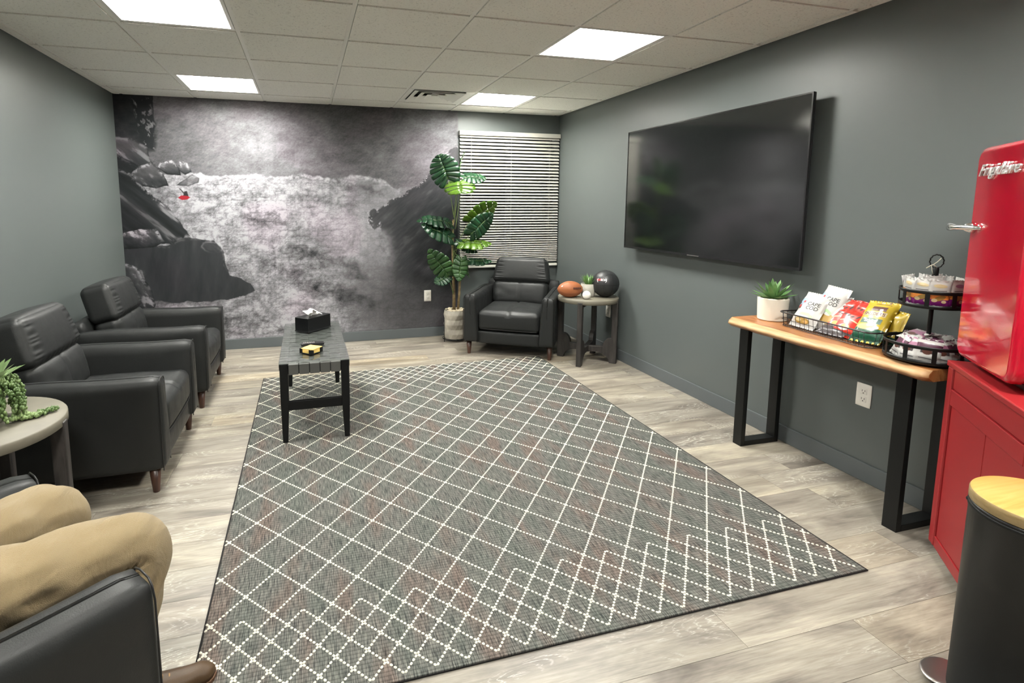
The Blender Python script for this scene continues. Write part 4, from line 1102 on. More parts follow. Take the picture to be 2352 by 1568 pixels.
for k in range(16):
    a = rb.uniform(0, 2*PI); blade(rb.uniform(.07, .10), .016, .25, a, rb.uniform(.15, .95), (.03*math.cos(a)+.01, .03*math.sin(a), .16)).build('leaf', M_frost, sp)

# ------------------------------------------------------------ snack console
co_ = empty('console_table', (3.535, -2.17, 0), 0, 'live-edge wooden console table on black steel legs against the right wall', 'console table')
top = MB(); ny = 44; y0, y1 = .545, -.545; vs = []; fs = []
rq = random.Random(2)
for i in range(ny+1):
    t = i/ny; y = y0+(y1-y0)*t; wv = .009*math.sin(t*9+1)+.005*math.sin(t*23)+.003*math.sin(t*51)
    endr = .010*(1 if 0 < i < ny else 0)
    xb = -.176+wv*.6; xt = -.135+wv; xm = -.172+wv*.8
    if i in (0, ny): xb += .028; xm += .026; xt += .01
    sec = [(xt, .762), (xm, .745), (xb, .732), (xb+.030, .712), (.165, .712), (.165, .762)]
    vs += [(x, y, z) for x, z in sec]
m6 = 6
top.cur = 0
for i in range(ny):
    for k in range(m6):
        j = (k+1) % m6; top.f.append((i*m6+k, (i+1)*m6+k, (i+1)*m6+j, i*m6+j)); top.sm.append(k in (0, 1, 2)); top.mi.append(1 if k in (0, 1) else 0)
top.v += vs
top.f.append(tuple(range(m6))); top.sm.append(False); top.mi.append(0)
top.f.append(tuple(ny*m6+k for k in range(m6-1, -1, -1))); top.sm.append(False); top.mi.append(0)
top.build('slab_top', [M_slab, M_sap], co_)
for yc in (.438, -.438):
    f = MB(); a, b = -.125, .152; hy = .031; tx = .030
    f.box((a, yc-hy, 0), (a+tx, yc+hy, .708)); f.box((b-tx, yc-hy, 0), (b, yc+hy, .708)); f.box((a+tx, yc-hy, 0), (b-tx, yc+hy, .030)); f.box((a, yc-hy, .708), (b, yc+hy, .712))
    f.build('leg_frame', M_blackmetal, co_, bevel=.002)
# console pot (agave)
ag = empty('potted_agave', (3.588, -1.748, .762), 0, 'spiky green succulent in a cream ribbed pot at the far end of the console', 'plant')
prof = [(.070, 0)]
for k in range(46): z = .003+k*.0028; prof.append((.076+.006*z/.13+(.0011 if k % 2 else -.0004), z))
prof += [(.078, .132), (.074, .132), (.073, .118), (0, .118)]
MB().lathe(prof, 40).build('ribbed_pot', plain('cream_ribbed_ceramic', (.82, .77, .66), .5), ag)
MB().lathe([(.0745, .1185), (0, .1195)], 20).build('soil', M_soil, ag)
ra_ = random.Random(8)
pbm = MB().sphere((0, 0, 0), .0085, 7, 5, (1.2, 1, .7)).mesh('pebble', plain('grey_pebble', (.42, .36, .28), .7, var=(30, .5)))
for k in range(48):
    a = ra_.uniform(0, 2*PI); q = math.sqrt(ra_.random())*.066; o = bpy.data.objects.new('pebble', pbm); C.objects.link(o); o.parent = ag; o.location = (q*math.cos(a), q*math.sin(a), .123)
M_agave = mk_leaf('agave_green', (.07, .17, .05), (.20, .36, .13), .1)
for k in range(26):
    ringi = 0 if k < 9 else (1 if k < 18 else 2); a = k*2.4; ln = [1.12, .72, .22][ringi]+ra_.uniform(-.12, .12)
    blade([.125, .128, .118][ringi]*ra_.uniform(.9, 1.08), .0165, .08, a, ln, (.012*math.cos(a), .012*math.sin(a), .122)).build('leaf', M_agave, ag)
# wire basket
BA = Vector((3.492, -1.875)); ang = math.atan2(-2.405+1.875, 3.455-3.492); bx = empty('wire_basket', (BA.x, BA.y, .764), ang, 'low black wire basket holding chip and pretzel bags on the console', 'basket')
BLn, BDp, BH = .545, .205, .078       # local x along the front, local y towards the wall
def rrect(x0, y0, x1, y1, r_, z, n=6):
    pts = []
    for cx_, cy_, a0 in ((x1-r_, y1-r_, 0), (x0+r_, y1-r_, 90), (x0+r_, y0+r_, 180), (x1-r_, y0+r_, 270)):
        for k in range(n+1): a = R(a0+90*k/n); pts.append((cx_+r_*math.cos(a), cy_+r_*math.sin(a), z))
    return pts
MB().tube(rrect(0, 0, BLn, BDp, .035, BH), .0040, 8, True).build('rim_wire', M_wire, bx)
MB().tube(rrect(.012, .010, BLn-.012, BDp-.010, .03, .004), .0022, 6, True).build('base_wire', M_wire, bx)
MB().tube(rrect(.006, .005, BLn-.006, BDp-.005, .032, .040), .0014, 6, True).build('middle_wire', M_wire, bx)
def wire(a, b): MB().tube([a, b], .0013, 5).build('wire', M_wire, bx)
nx_ = 17
for i in range(nx_+1):
    x = .035+(BLn-.07)*i/nx_; wire((x, 0, BH), (x, .010, .004)); wire((x, BDp, BH), (x, BDp-.010, .004)); wire((x, .010, .004), (x, BDp-.010, .004))
for j in range(6):
    y = .035+(BDp-.07)*j/5; wire((0, y, BH), (.012, y, .004)); wire((BLn, y, BH), (BLn-.012, y, .004)); wire((.012, y, .004), (BLn-.012, y, .004))

# snack bags
def bagS(W_, H_, th):
    def S(x, z, off=0):
        u = max(-1, min(1, 2*x/W_)); v = z/H_; e = .065
        pv = max(0, min(1, (v-e)/.16))*max(0, min(1, (1-e-v)/.16)); pv = pv**.5 if pv > 0 else 0
        pu = max(0, 1-abs(u)**3.2)**.6
        cr = .0018*math.sin(x*240+7*v)*(max(0, .22-min(v, 1-v))/.22)+.0028*mnoise.noise((x*26, z*26, th*90))*pv
        return -(th/2*pu*pv)-cr*(.3+.7*pu)-off
    return S
def bag(name, W_, H_, th, mat, label, cat, group, cells=None, mats=None, nu=22, nv=26, parent=None):
    S = bagS(W_, H_, th); mb = MB(); vs = []; fs = []
    pinch = lambda v: 1-.05*math.sin(PI*v)
    for side in (1, -1):
        for j in range(nv+1):
            for i in range(nu+1):
                v = j/nv; x = (-.5+i/nu)*W_*pinch(v); z = v*H_; y = S(x/pinch(v), z); zz = z+(.0012*((-1)**i) if j in (0, nv) else 0)
                vs.append((x, y if side > 0 else -y*.9, zz))
    N1 = (nu+1)*(nv+1)
    def mi(i, j): return cells((i+.5)/nu, (j+.5)/nv) if cells else 0
    for j in range(nv):
        for i in range(nu):
            a = j*(nu+1)+i; q = (a, a+1, a+nu+2, a+nu+1)
            mb.f.append(q); mb.sm.append(True); mb.mi.append(mi(i, j)); mb.f.append(tuple(N1+t for t in reversed(q))); mb.sm.append(True); mb.mi.append(0)
    for i in range(nu):
        a = i; mb.f.append((a+1, a, N1+a, N1+a+1)); b = nv*(nu+1)+i; mb.f.append((b, b+1, N1+b+1, N1+b)); mb.sm += [True]*2; mb.mi += [0]*2
    for j in range(nv):
        a = j*(nu+1); mb.f.append((a, a+nu+1, N1+a+nu+1, N1+a)); b = a+nu; mb.f.append((b+nu+1, b, N1+b, N1+b+nu+1)); mb.sm += [True]*2; mb.mi += [0]*2
    mb.v = vs
    r = empty(name, label=label, cat=cat, group=group)
    mb.build('film', mats or [mat], r)
    return r, S
def patch(S, parent, name, pts, mat, off=.0006, n=1):      # flat print following the film
    me = bpy.data.meshes.new(name); bm = bmesh.new(); vs = [bm.verts.new((x, 0, z)) for x, z in pts]; bm.faces.new(vs)
    bmesh.ops.triangulate(bm, faces=bm.faces[:]); bmesh.ops.subdivide_edges(bm, edges=bm.edges[:], cuts=4, use_grid_fill=True)
    for v in bm.verts: v.co.y = S(v.co.x, v.co.z, off)
    bm.normal_update()
    for f in bm.faces:
        if f.normal.y > 0: f.normal_flip()
    bm.to_mesh(me); bm.free(); me.materials.append(mat); o = bpy.data.objects.new(name, me); C.objects.link(o); o.parent = parent; return o
def ell(cx_, cz_, a, b, n=16, rot=0): return [(cx_+a*math.cos(2*PI*k/n)*math.cos(rot)-b*math.sin(2*PI*k/n)*math.sin(rot), cz_+a*math.cos(2*PI*k/n)*math.sin(rot)+b*math.sin(2*PI*k/n)*math.cos(rot)) for k in range(n)]
def words(S, parent, body, x, z, size, mat, shear=0, rot=0, bold=0, spacing=1, off=.0009):
    me = text_mesh('lettering', body, size, mat, 0, shear, spacing, bold)
    bm = bmesh.new(); bm.from_mesh(me); bmesh.ops.triangulate(bm, faces=bm.faces[:]); bmesh.ops.subdivide_edges(bm, edges=[e for e in bm.edges if e.calc_length() > .006], cuts=1); bm.to_mesh(me); bm.free()
    for v in me.vertices:
        a, b = v.co.x, v.co.y; X_ = x+a*math.cos(rot)-b*math.sin(rot); Z_ = z+a*math.sin(rot)+b*math.cos(rot); v.co = (X_, S(X_, Z_, off), Z_)
    o = bpy.data.objects.new('lettering', me); C.objects.link(o); o.parent = parent; return o
def film(name, col, rough=.34): return plain(name, col, rough, coat=.15, bump=(38, .25, .003))
F_white = film('white_film', (.50, .495, .475)); F_red = film('red_film', (.46, .022, .010)); F_yel = film('yellow_film', (.52, .37, .02)); F_green = film('green_film', (.008, .075, .04))
F_purple = film('purple_film', (.18, .012, .15)); F_plum = film('plum_film', (.085, .02, .05)); F_orange = film('orange_film', (.85, .30, .06)); F_lb = film('pale_blue_film', (.26, .38, .52)); F_gold = film('gold_film', (.36, .22, .05))
F_brown = film('brown_film', (.10, .035, .025)); F_tan = film('tan_film', (.62, .36, .13)); F_lgreen = film('light_green_film', (.35, .62, .28)); F_dgrey = film('dark_grey_film', (.07, .06, .065)); F_pink = film('pink_film', (.34, .15, .24)); F_cream = film('cream_film', (.56, .46, .26))
G1 = 'snack bags in the wire basket'
zb = .764+.006
def place(r, x, y, z, tilt, rz, roll=0): r.location = (x, y, z); r.rotation_euler = (R(-tilt), R(roll), R(rz))
def white_bag(label):
    r, S = bag('chip_bag', .150, .215, .052, F_white, label, 'snack bag', G1)
    patch(S, r, 'print', ell(-.044, .150, .022, .020), F_lb); patch(S, r, 'print', ell(-.056, .122, .012, .010), F_lb)
    patch(S, r, 'print', [(-.046, .138), (-.034, .138), (-.034, .152), (-.046, .152)], F_red, .0009); patch(S, r, 'print', ell(-.055, .118, .008, .009), F_red, .0009); patch(S, r, 'print', ell(-.055, .107, .010, .006), F_brown, .0009)
    words(S, r, 'CAPE', .018, .138, .030, M_txk, spacing=1.0, bold=.0003); words(S, r, 'COD', .018, .113, .030, M_txk, bold=.0003)
    patch(S, r, 'print', [(-.045, .070), (-.02, .082), (.02, .082), (.045, .070), (.045, .054), (.02, .066), (-.02, .066), (-.045, .054)], F_lgreen)
    patch(S, r, 'print', ell(.0, .035, .045, .017), F_gold)
    patch(S, r, 'print', ell(-.02, .037, .016, .008), F_cream, .0009); patch(S, r, 'print', ell(.022, .032, .014, .008), F_tan, .0009)
    return r
r = white_bag('white potato chip bag reading CAPE COD in front in the wire basket'); place(r, 3.530, -1.990, zb, 33, -90, 2)
r = white_bag('white potato chip bag standing higher behind the front white bag'); place(r, 3.600, -2.050, zb+.03, 24, -96, 4)
r, S = bag('chip_bag', .145, .20, .04, F_white, 'silvery white chip bag tucked beside the red bags', 'snack bag', G1)
patch(S, r, 'print', ell(-.01, .060, .032, .028), F_gold); patch(S, r, 'print', ell(-.02, .10, .02, .012), F_lgreen); place(r, 3.575, -2.098, zb+.008, 30, -84, -2)
def red_bag(label, k):
    r, S = bag('chip_bag', .120, .165, .038, F_red, label, 'snack bag', G1)
    patch(S, r, 'print', ell(-.005, .048, .026, .018), F_white); patch(S, r, 'print', ell(.0, .052, .022, .014), F_orange, .0009)
    patch(S, r, 'print', [(-.045, .085), (.0, .100), (.048, .088), (.048, .082), (.0, .093), (-.045, .079)], F_cream)
    for q in range(3): patch(S, r, 'print', ell(-.036+q*.020, .122-.004*q, .009, .0035, 10, .5), M_txk, .0009); 
    patch(S, r, 'print', ell(.030, .118, .014, .004, 10, .9), M_txk, .0009)
    patch(S, r, 'print', [(-.05, .012), (.05, .012), (.05, .022), (-.05, .022)], F_dgrey)
    return r
for k, (x, y, z, tl, rz, ro, l) in enumerate(((3.560, -2.145, zb+.004, 36, -92, 3, 'red tortilla chip bag at the left of the red bags'), (3.610, -2.155, zb+.022, 22, -88, -3, 'red tortilla chip bag standing highest behind the other red bags'),
     (3.545, -2.205, zb+.002, 38, -86, 6, 'red tortilla chip bag lowest in front, next to the pretzel bag'), (3.610, -2.232, zb+.022, 24, -94, 5, 'red tortilla chip bag at the back beside the yellow bag'))):
    place(red_bag(l, k), x, y, z, tl, rz, ro)
def yel_cells(u, v): return 1 if v < .30 else 0
r, S = bag('pretzel_bag', .150, .235, .046, F_yel, "yellow and green pretzel bag reading SNYDER'S in the basket", 'snack bag', G1, yel_cells, [F_yel, F_green])
patch(S, r, 'print', [(-.030, .212), (.042, .212), (.042, .232), (-.030, .232)], F_brown); patch(S, r, 'print', [(-.028, .170), (.040, .170), (.040, .196), (-.028, .196)], F_brown)
patch(S, r, 'print', [(-.058, .140), (.050, .140), (.050, .164), (-.045, .166)], F_cream); words(S, r, "SNYDER'S", -.004, .151, .0235, F_brown, bold=.0006, spacing=.95)
patch(S, r, 'print', [(-.05, .098), (.045, .098), (.045, .126), (-.05, .126)], F_green, .0007); words(S, r, 'Sticks', -.006, .113, .024, M_txw, bold=.0006)
patch(S, r, 'print', ell(-.015, .078, .04, .016), F_tan, .0009); patch(S, r, 'print', ell(.035, .078, .014, .009), F_white, .0012)
place(r, 3.525, -2.335, zb+.004, 36, -90, -3)
r, S = bag('pretzel_bag', .140, .17, .04, F_gold, 'gold coloured snack bag squeezed in behind the pretzel bag', 'snack bag', G1, lambda u, v: 1 if v < .25 else 0, [F_yel, F_green]); place(r, 3.600, -2.372, zb+.003, 18, -100, 2)
r, S = bag('chip_bag', .15, .12, .035, F_dgrey, 'dark and gold snack bag lying low at the front of the basket', 'snack bag', G1, lambda u, v: 1 if v > .5 else 0, [F_dgrey, F_gold]); place(r, 3.525, -2.155, zb+.002, 62, -88, 0)

# tiered stand
ST = Vector((3.540, -2.598, .762)); sd_ = empty('tiered_stand', tuple(ST), R(9), 'two-tier round black metal stand of snack packets on the console', 'stand')
def tray(rad, z, strap_n, hh):
    t = MB().lathe([(rad-.004, z), (rad, z+.002), (rad, z+.018), (rad-.003, z+.018), (rad-.003, z+.005), (.0, z+.005)], 48).build('tray', M_blackmetal, sd_)
    MB().lathe([(rad, z+hh-.008), (rad+.0015, z+hh), (rad+.0015, z+hh+.006), (rad-.0015, z+hh+.006), (rad-.0015, z+hh-.008)], 48, None, True, False, False).build('rim_band', M_blackmetal, t)
    for k in range(strap_n):
        a = 2*PI*k/strap_n+.26; MB().box((-.008, -.0012, z+.012), (.008, .0012, z+hh), Matrix.Rotation(a, 4, 'Z') @ Matrix.Translation((0, rad-.0008, 0))).build('strap', M_blackmetal, t)
    return t
tray(.152, .010, 10, .072); tray(.114, .240, 8, .070)
for k in range(3): MB().sphere((.14*math.cos(k*2.1), .14*math.sin(k*2.1), .005), .006, 8, 6).build('foot', M_blackmetal, sd_)
MB().tube([(0, 0, .012), (0, 0, .36)], .0085, 12).build('pole', M_blackmetal, sd_)
MB().lathe([(.010, .350), (.011, .352), (.011, .405), (.009, .408)], 16).build('grip', M_blackmetal, sd_)
hr = MB(); pts = []
for k in range(40): a = 2*PI*k/40; pts.append(((.023+.0012*math.sin(a*12))*math.sin(a), .0012*math.cos(a*12), .434+(.028+.0012*math.sin(a*12))*-math.cos(a)))
hr.tube(pts, .0028, 7, True, Matrix.Rotation(R(-50), 4, 'Z')); hr.build('ring_handle', M_blackmetal, sd_)
tw = MB(); M50 = Matrix.Rotation(R(-50), 4, 'Z')
tw.tube([(0, -.004, .408), (-.012, -.008, .420), (-.020, -.01, .416), (-.036, -.012, .404)], .0018, 6, False, M50); tw.tube([(-.012, -.008, .420), (0, -.008, .432), (.012, -.006, .448)], .0015, 6, False, M50); tw.tube([(-.018, -.01, .414), (-.017, -.014, .396), (-.012, -.014, .378)], .001, 6, False, M50)
tw.build('twine_tie', plain('cream_twine', (.72, .68, .55), .9), sd_)
rk = random.Random(21)
G2, G3 = 'purple snack packets in the upper tier', 'plum and white snack packets in the lower tier'
def cu(u, v): return 1 if v < .34 else (2 if (v < .50 and ((u*7) % 1 < .8)) else (0 if v > .56 else 2))
def cl(u, v): return 1 if .50 < v < .80 else (2 if (.34 < v <= .5 and .2 < u < .75) else (1 if v > .93 else 0))
# meshes shared between packets of a kind
pu = []
for v_ in range(3):
    r, S = bag('snack_packet', .072, .118, .016, F_white, 'x', 'snack packet', G2, cu, [F_white, F_purple, F_orange], 12, 16)
    patch(S, r, 'print', ell(.004, .042, .020, .010, 12, .5), F_gold, .0005); patch(S, r, 'print', ell(-.012, .032, .010, .008, 10), F_cream, .0008); patch(S, r, 'print', ell(.018, .028, .008, .007, 10), F_cream, .0008)
    patch(S, r, 'print', [(-.022, .070), (.022, .074), (.022, .0765), (-.022, .0725)], F_dgrey, .0005); patch(S, r, 'print', ell(0, .094, .022, .008, 12), F_pink if v_ == 1 else F_cream, .0005); pu.append(r)
pl = []
for v_ in range(3):
    r, S = bag('snack_packet', .085, .100, .018, F_white, 'x', 'snack packet', G3, cl, [F_white, F_plum if v_ != 1 else F_pink, F_dgrey], 12, 14)
    patch(S, r, 'print', ell(-.006, .042, .016, .012, 12), F_brown, .0005); patch(S, r, 'print', [(-.03, .013), (.03, .013), (.03, .016), (-.03, .016)], F_dgrey, .0005); pl.append(r)
def pk(protos, used, k):
    p = protos[k % 3]
    if p not in used: used.append(p); return p
    return copy_tree(p)
used = []
names_u = ['at the very front', 'front right of the pole', 'at the right, next to the fridge', 'at the right rear, beside the fridge', 'at the rear right, on the wall side', 'straight behind the pole, on the wall side', 'at the rear left, on the wall side', 'at the left rear, above the wire basket', 'at the left, sticking out above the wire basket', 'front left of the pole']
names_l = ['at the very front', 'front right of the pole', 'right of the front, towards the fridge', 'at the right, next to the fridge', 'at the right rear beside the fridge', 'at the rear right on the wall side', 'straight behind the pole', 'at the rear left on the wall side', 'at the left rear behind the basket end', 'at the left, facing the wire basket', 'front left of the pole']
for k in range(10):
    a = R(-135+36*k+rk.uniform(-5, 5)); rad = .089; o = pk(pu, used, k)
    o.location = (ST.x+rad*math.cos(a), ST.y+rad*math.sin(a), ST.z+.247); o.rotation_euler = (R(rk.uniform(2, 9)), R(rk.uniform(-7, 7)), a+PI/2)
    tag(o, 'purple snack packet in the upper tier, '+names_u[k], 'snack packet', G2)
for k in range(4):
    a = R(90*k+30); o = copy_tree(pu[k % 3]); o.location = (ST.x+.045*math.cos(a), ST.y+.045*math.sin(a), ST.z+.257); o.rotation_euler = (R(rk.uniform(-6, 6)), R(rk.uniform(-9, 9)), a+PI/2+.3)
    tag(o, 'purple snack packet beside the pole of the upper tier, '+['wall side', 'basket side', 'room side', 'fridge side'][k], 'snack packet', 'snack packets around the pole of the upper tier')
used = []
for k in range(11):
    a = R(-150+33*k+rk.uniform(-5, 5)); rad = .118; o = pk(pl, used, k); top_ = k % 2
    o.location = (ST.x+rad*math.cos(a), ST.y+rad*math.sin(a), ST.z+.017); o.rotation_euler = (R(-20-rk.uniform(0, 8)), R(rk.uniform(-10, 10)), a+PI/2)
    tag(o, 'plum snack packet in the lower tier, '+names_l[k], 'snack packet', G3)
for k in range(8):
    a = R(-170+45*k); o = copy_tree(pl[k % 3]); rad = .085
    o.location = (ST.x+rad*math.cos(a), ST.y+rad*math.sin(a), ST.z+.062+.004*k); o.rotation_euler = (R(-72), R(rk.uniform(-8, 8)), a+PI/2+rk.uniform(-.5, .5))
    tag(o, ['plum packet lying flat at the front left of the lower tier heap', 'plum packet lying flat at the front of the lower tier heap', 'plum packet lying flat at the front right of the lower tier heap', 'plum packet lying flat on the fridge side of the lower tier heap', 'plum packet lying flat at the rear right of the lower tier heap', 'plum packet lying flat on the wall side of the lower tier heap', 'plum packet lying flat at the rear left of the lower tier heap', 'plum packet lying flat on the basket side of the lower tier heap'][k], 'snack packet', 'snack packets heaped on the lower tier')

# ------------------------------------------------------------ red cabinet and fridge
CA = (3.402, -2.768); CR = R(-131.5)
cb = empty('red_cabinet', (CA[0], CA[1], 0), CR, 'red painted rolling cabinet under the red fridge', 'cabinet')
CW, CD = .66, .375
MB().box((.004, .016, .085), (CW-.004, CD, .800)).build('carcass', M_redpaint, cb, bevel=.002)
MB().box((-.004, -.006, .800), (CW+.008, CD+.004, .822)).build('top', M_redpaint, cb, bevel=.004)
for x0, x1 in ((0, .048), (CW-.048, CW)): MB().box((x0, -.002, .055), (x1, .018, .800)).build('stile', M_redpaint, cb, bevel=.006)
MB().box((.050, .004, .720), (CW-.05, .016, .798)).build('apron', M_redpaint, cb, bevel=.002)
MB().box((.050, -.001, .655), (CW-.05, .016, .717)).build('rail', M_redpaint, cb, bevel=.002)
MB().box((.048, .002, .055), (CW-.048, .016, .10)).build('rail', M_redpaint, cb, bevel=.002)
for x0, x1 in ((.052, .346), (.350, CW-.052)):
    d_ = MB().box((x0, .006, .102), (x1, .016, .652)).build('door', M_redpaint, cb, bevel=.002)
    MB().sphere((x1-.03 if x0 < .1 else x0+.03, -.004, .40), .009, 10, 8).build('knob', M_blackmetal, d_)
for x, y in ((.04, .05), (CW-.05, .05), (.04, CD-.04), (CW-.05, CD-.04)):
    c = MB().tube([(x-.010, y, .028), (x+.010, y, .028)], .026, 16).build('caster', M_blackplastic, cb)
    MB().box((x-.014, y-.014, .045), (x+.014, y+.014, .086)).build('caster_fork', M_steel, c)
fz0, fz1 = .832, 1.645
fg = empty('mini_fridge', (CA[0], CA[1], .822), CR, 'glossy red retro mini fridge with chrome lettering on the red cabinet', 'fridge')
def rr2(x0, z0, x1, z1, r_, n=8): return [(p[0], p[1]) for p in rrect(x0, z0, x1, z1, r_, 0, n)]
MXZ = Matrix(((1, 0, 0, 0), (0, 0, 1, 0), (0, 1, 0, 0), (0, 0, 0, 1)))       # profile (x,z) extruded along y
def xz(mb, poly, y0, y1):
    n = len(poly); vs = [(x, y0, z) for x, z in poly]+[(x, y1, z) for x, z in poly]; fs = [tuple(range(n)), tuple(range(2*n-1, n-1, -1))]
    for i in range(n): j = (i+1) % n; fs.append((j, i, n+i, n+j))
    return mb.add(vs, fs)
hh = fz1-fz0
bd = xz(MB(), rr2(.010, .030, .452, .012+hh-.012, .045), .080, .372).build('body', M_red, fg, bevel=.012, seg=3)
dr = xz(MB(), rr2(.000, .028, .440, .012+hh, .052, 10), .010, .068).build('door', M_red, fg, bevel=.022, seg=5)
for p in (bd, dr):
    p.data.polygons.foreach_set('use_smooth', [True]*len(p.data.polygons))
    for mdf in p.modifiers: mdf.harden_normals = True
xz(MB(), rr2(.006, .034, .446, hh, .045), .068, .080).build('gasket', M_gasket, fg)
for x in (.05, .43):
    for y in (.10, .36): MB().lathe([(.014, 0), (.016, .014)], 12, Matrix.Translation((x, y, 0))).build('foot', M_blackplastic, fg)
MB().box((.02, .075, .006), (.46, .39, .022)).build('plinth', M_blackplastic, fg)
me = text_mesh('lettering', 'Frigidaire', .058, plain('bright_chrome', (1, 1, 1), .38, metal=1), .003, .45, 1.02, .0008)
wd = max(v.co.x for v in me.vertices)-min(v.co.x for v in me.vertices)
for v in me.vertices: x, y, z = v.co; v.co = (.197+x*.300/wd, .006-z, 1.558-.822+y)
o = bpy.data.objects.new('chrome_lettering', me); C.objects.link(o); o.parent = dr
sw = MB(); sw.tube([(.050, .007, .724), (.2, .007, .722), (.345, .007, .732)], .0016, 6); sw.build('chrome_underline', M_chrome, dr)
hd = MB(); zc = 1.350-.822
def el_x(x, yc, ry_, rz_, z=zc): return [(x, yc+ry_*math.cos(2*PI*k/12), z+rz_*math.sin(2*PI*k/12)) for k in range(12)]
secs = [(-.045, -.052, .004, .012), (-.030, -.054, .007, .016), (-.005, -.050, .008, .013), (.020, -.044, .010, .010), (.050, -.030, .014, .011), (.085, -.014, .010, .009), (.115, -.006, .004, .005)]
vs = []; fs = []
for s_ in secs: vs += el_x(*s_)
for i in range(len(secs)-1):
    for k in range(12): j = (k+1) % 12; fs.append((i*12+k, (i+1)*12+k, (i+1)*12+j, i*12+j))
fs += [tuple(range(12)), tuple((len(secs)-1)*12+k for k in range(11, -1, -1))]
hd.add([(a-.004, b+.014, c) for a, b, c in vs], fs, True); hd.build('handle', M_chrome, dr)
MB().lathe([(.022, 0), (.020, .014), (.012, .030)], 20, Matrix.Translation((.045, .011, zc)) @ Matrix.Rotation(PI/2, 4, 'X')).build('handle_mount', M_chrome, dr)

# ------------------------------------------------------------ pedal bin
pbn = empty('pedal_bin', (2.829, -3.363, 0), 0, 'black pedal bin with a bamboo lid and steel pedal in the right foreground', 'bin')
MB().lathe([(.146, 0), (.149, .004), (.149, .016), (.1455, .018), (.1455, .592), (.148, .594), (.148, .604), (.144, .606)], 64).build('body', M_blackmetal, pbn)
MB().lathe([(.1475, .606), (.1475, .612), (.140, .614)], 64).build('gasket_ring', M_blackplastic, pbn)
MB().lathe([(.144, .613), (.1475, .616), (.1475, .640), (.1455, .644)], 64, None, True, True, False).build('lid_rim', M_bamboo_edge, pbn)
MB().lathe([(.1455, .6435), (.143, .6455), (0, .6465)], 64, None, True, False).build('lid', M_bamboo, pbn)
pa = math.atan2(-3.19+3.363, 2.765-2.829)
Mp = Matrix.Rotation(pa-PI/2, 4, 'Z') @ Matrix.Translation((0, .158, .022)) @ Matrix.Rotation(R(-6), 4, 'X')
MB().lathe([(.0, -.004), (.055, -.003), (.060, .001), (.056, .004), (.050, .0045), (0, .003)], 40, Mp @ Matrix.Diagonal((1.15, .85, 1, 1))).build('pedal', M_steel, pbn)

# ------------------------------------------------------------ person seated in the near armchair
hdv = Vector((.788, .616, 0)); rgt = Vector((.616, -.788, 0)); O3 = Vector((.33, -2.63, 0))
pr = empty('person', (0.0, -2.86, 0), 0, 'seated person in khaki trousers and brown leather shoes, cut off by the left edge', 'person')
P0 = Vector((0.0, -2.86, 0))
def skin(name, V, E, Rd, mat, sub=2, root=0, parent=pr, disp=None):
    me = bpy.data.meshes.new(name); me.from_pydata([Vector(v)-P0 for v in V], E, []); me.materials.append(mat)
    o = bpy.data.objects.new(name, me); C.objects.link(o); o.parent = parent
    m = o.modifiers.new('skin', 'SKIN'); m.use_smooth_shade = True
    for i, sv in enumerate(me.skin_vertices[0].data):
        r_ = Rd[i]; sv.radius = (r_, r_) if not isinstance(r_, tuple) else r_; sv.use_root = (i == root)
    s = o.modifiers.new('sub', 'SUBSURF'); s.levels = sub; s.render_levels = sub
    if disp:
        tx = bpy.data.textures.new(name+'_folds', 'CLOUDS'); tx.noise_scale = disp[1]; tx.noise_depth = 2
        d = o.modifiers.new('folds', 'DISPLACE'); d.texture = tx; d.strength = disp[0]; d.mid_level = .5; d.texture_coords = 'LOCAL'
    return o
M_skin = plain('skin', (.58, .34, .24), .5)
pel = O3-hdv*.42+Vector((0, 0, .545)); pel.z = .545
def at(f, r_, z): v = O3+hdv*f+rgt*r_; return (v.x, v.y, z)
kn, kf = (.480, -2.665, .520), (.205, -2.455, .535)
an, af = (.420, -2.725, .095), (.190, -2.50, .095)
hipn = at(-.40, .095, .555); hipf = at(-.40, -.095, .555)
sh = -.56
V = [tuple(pel), hipn, kn, an, hipf, kf, af,
     at(-.47, 0, .72), at(-.52, 0, .93), at(-.53, 0, 1.05), at(-.51, 0, 1.13), at(-.48, 0, 1.20), at(-.47, 0, 1.29),
     at(-.53, .19, 1.00), at(-.50, .30, .82), at(-.42, .20, .72), at(-.34, .06, .715),
     at(-.53, -.19, 1.00), at(-.50, -.30, .82), at(-.42, -.20, .72), at(-.34, -.06, .70)]
E = [(0, 1), (1, 2), (2, 3), (0, 4), (4, 5), (5, 6), (0, 7), (7, 8), (8, 9), (9, 10), (10, 11), (11, 12), (9, 13), (13, 14), (14, 15), (15, 16), (9, 17), (17, 18), (18, 19), (19, 20)]
Rd = [.12, .075, .050, .034, .075, .050, .034, .115, .125, .085, .052, .075, .078, .055, .040, .030, .024, .055, .040, .030, .024]
skin('body', V, E, Rd, M_skin)
def mk_khaki():
    m = N('khaki_cotton'); m.set(Base_Color=(.275, .205, .105), Roughness=.85); m.b.inputs['Sheen Weight'].default_value = .15
    v = m.coord(kind='Object'); wv = m.n('ShaderNodeTexNoise'); wv.inputs['Scale'].default_value = 9; wv.inputs['Distortion'].default_value = 1.2; wv.inputs['Detail'].default_value = 3
    mp = m.n('ShaderNodeMapping'); mp.inputs['Rotation'].default_value = (0, .3, R(-38)); mp.inputs['Scale'].default_value = (2.2, .5, .8); m.l(v, mp.inputs[0]); m.l(mp.outputs[0], wv.inputs['Vector'])
    tw = m.noise(v, 700, 2); ad = m.n('ShaderNodeMath', operation='MULTIPLY_ADD'); m.l(wv.outputs[0], ad.inputs[0]); ad.inputs[1].default_value = 6; m.l(tw.outputs[0], ad.inputs[2])
    m.bump(ad.outputs[0], .65, .006); return m.m
M_khaki = mk_khaki()
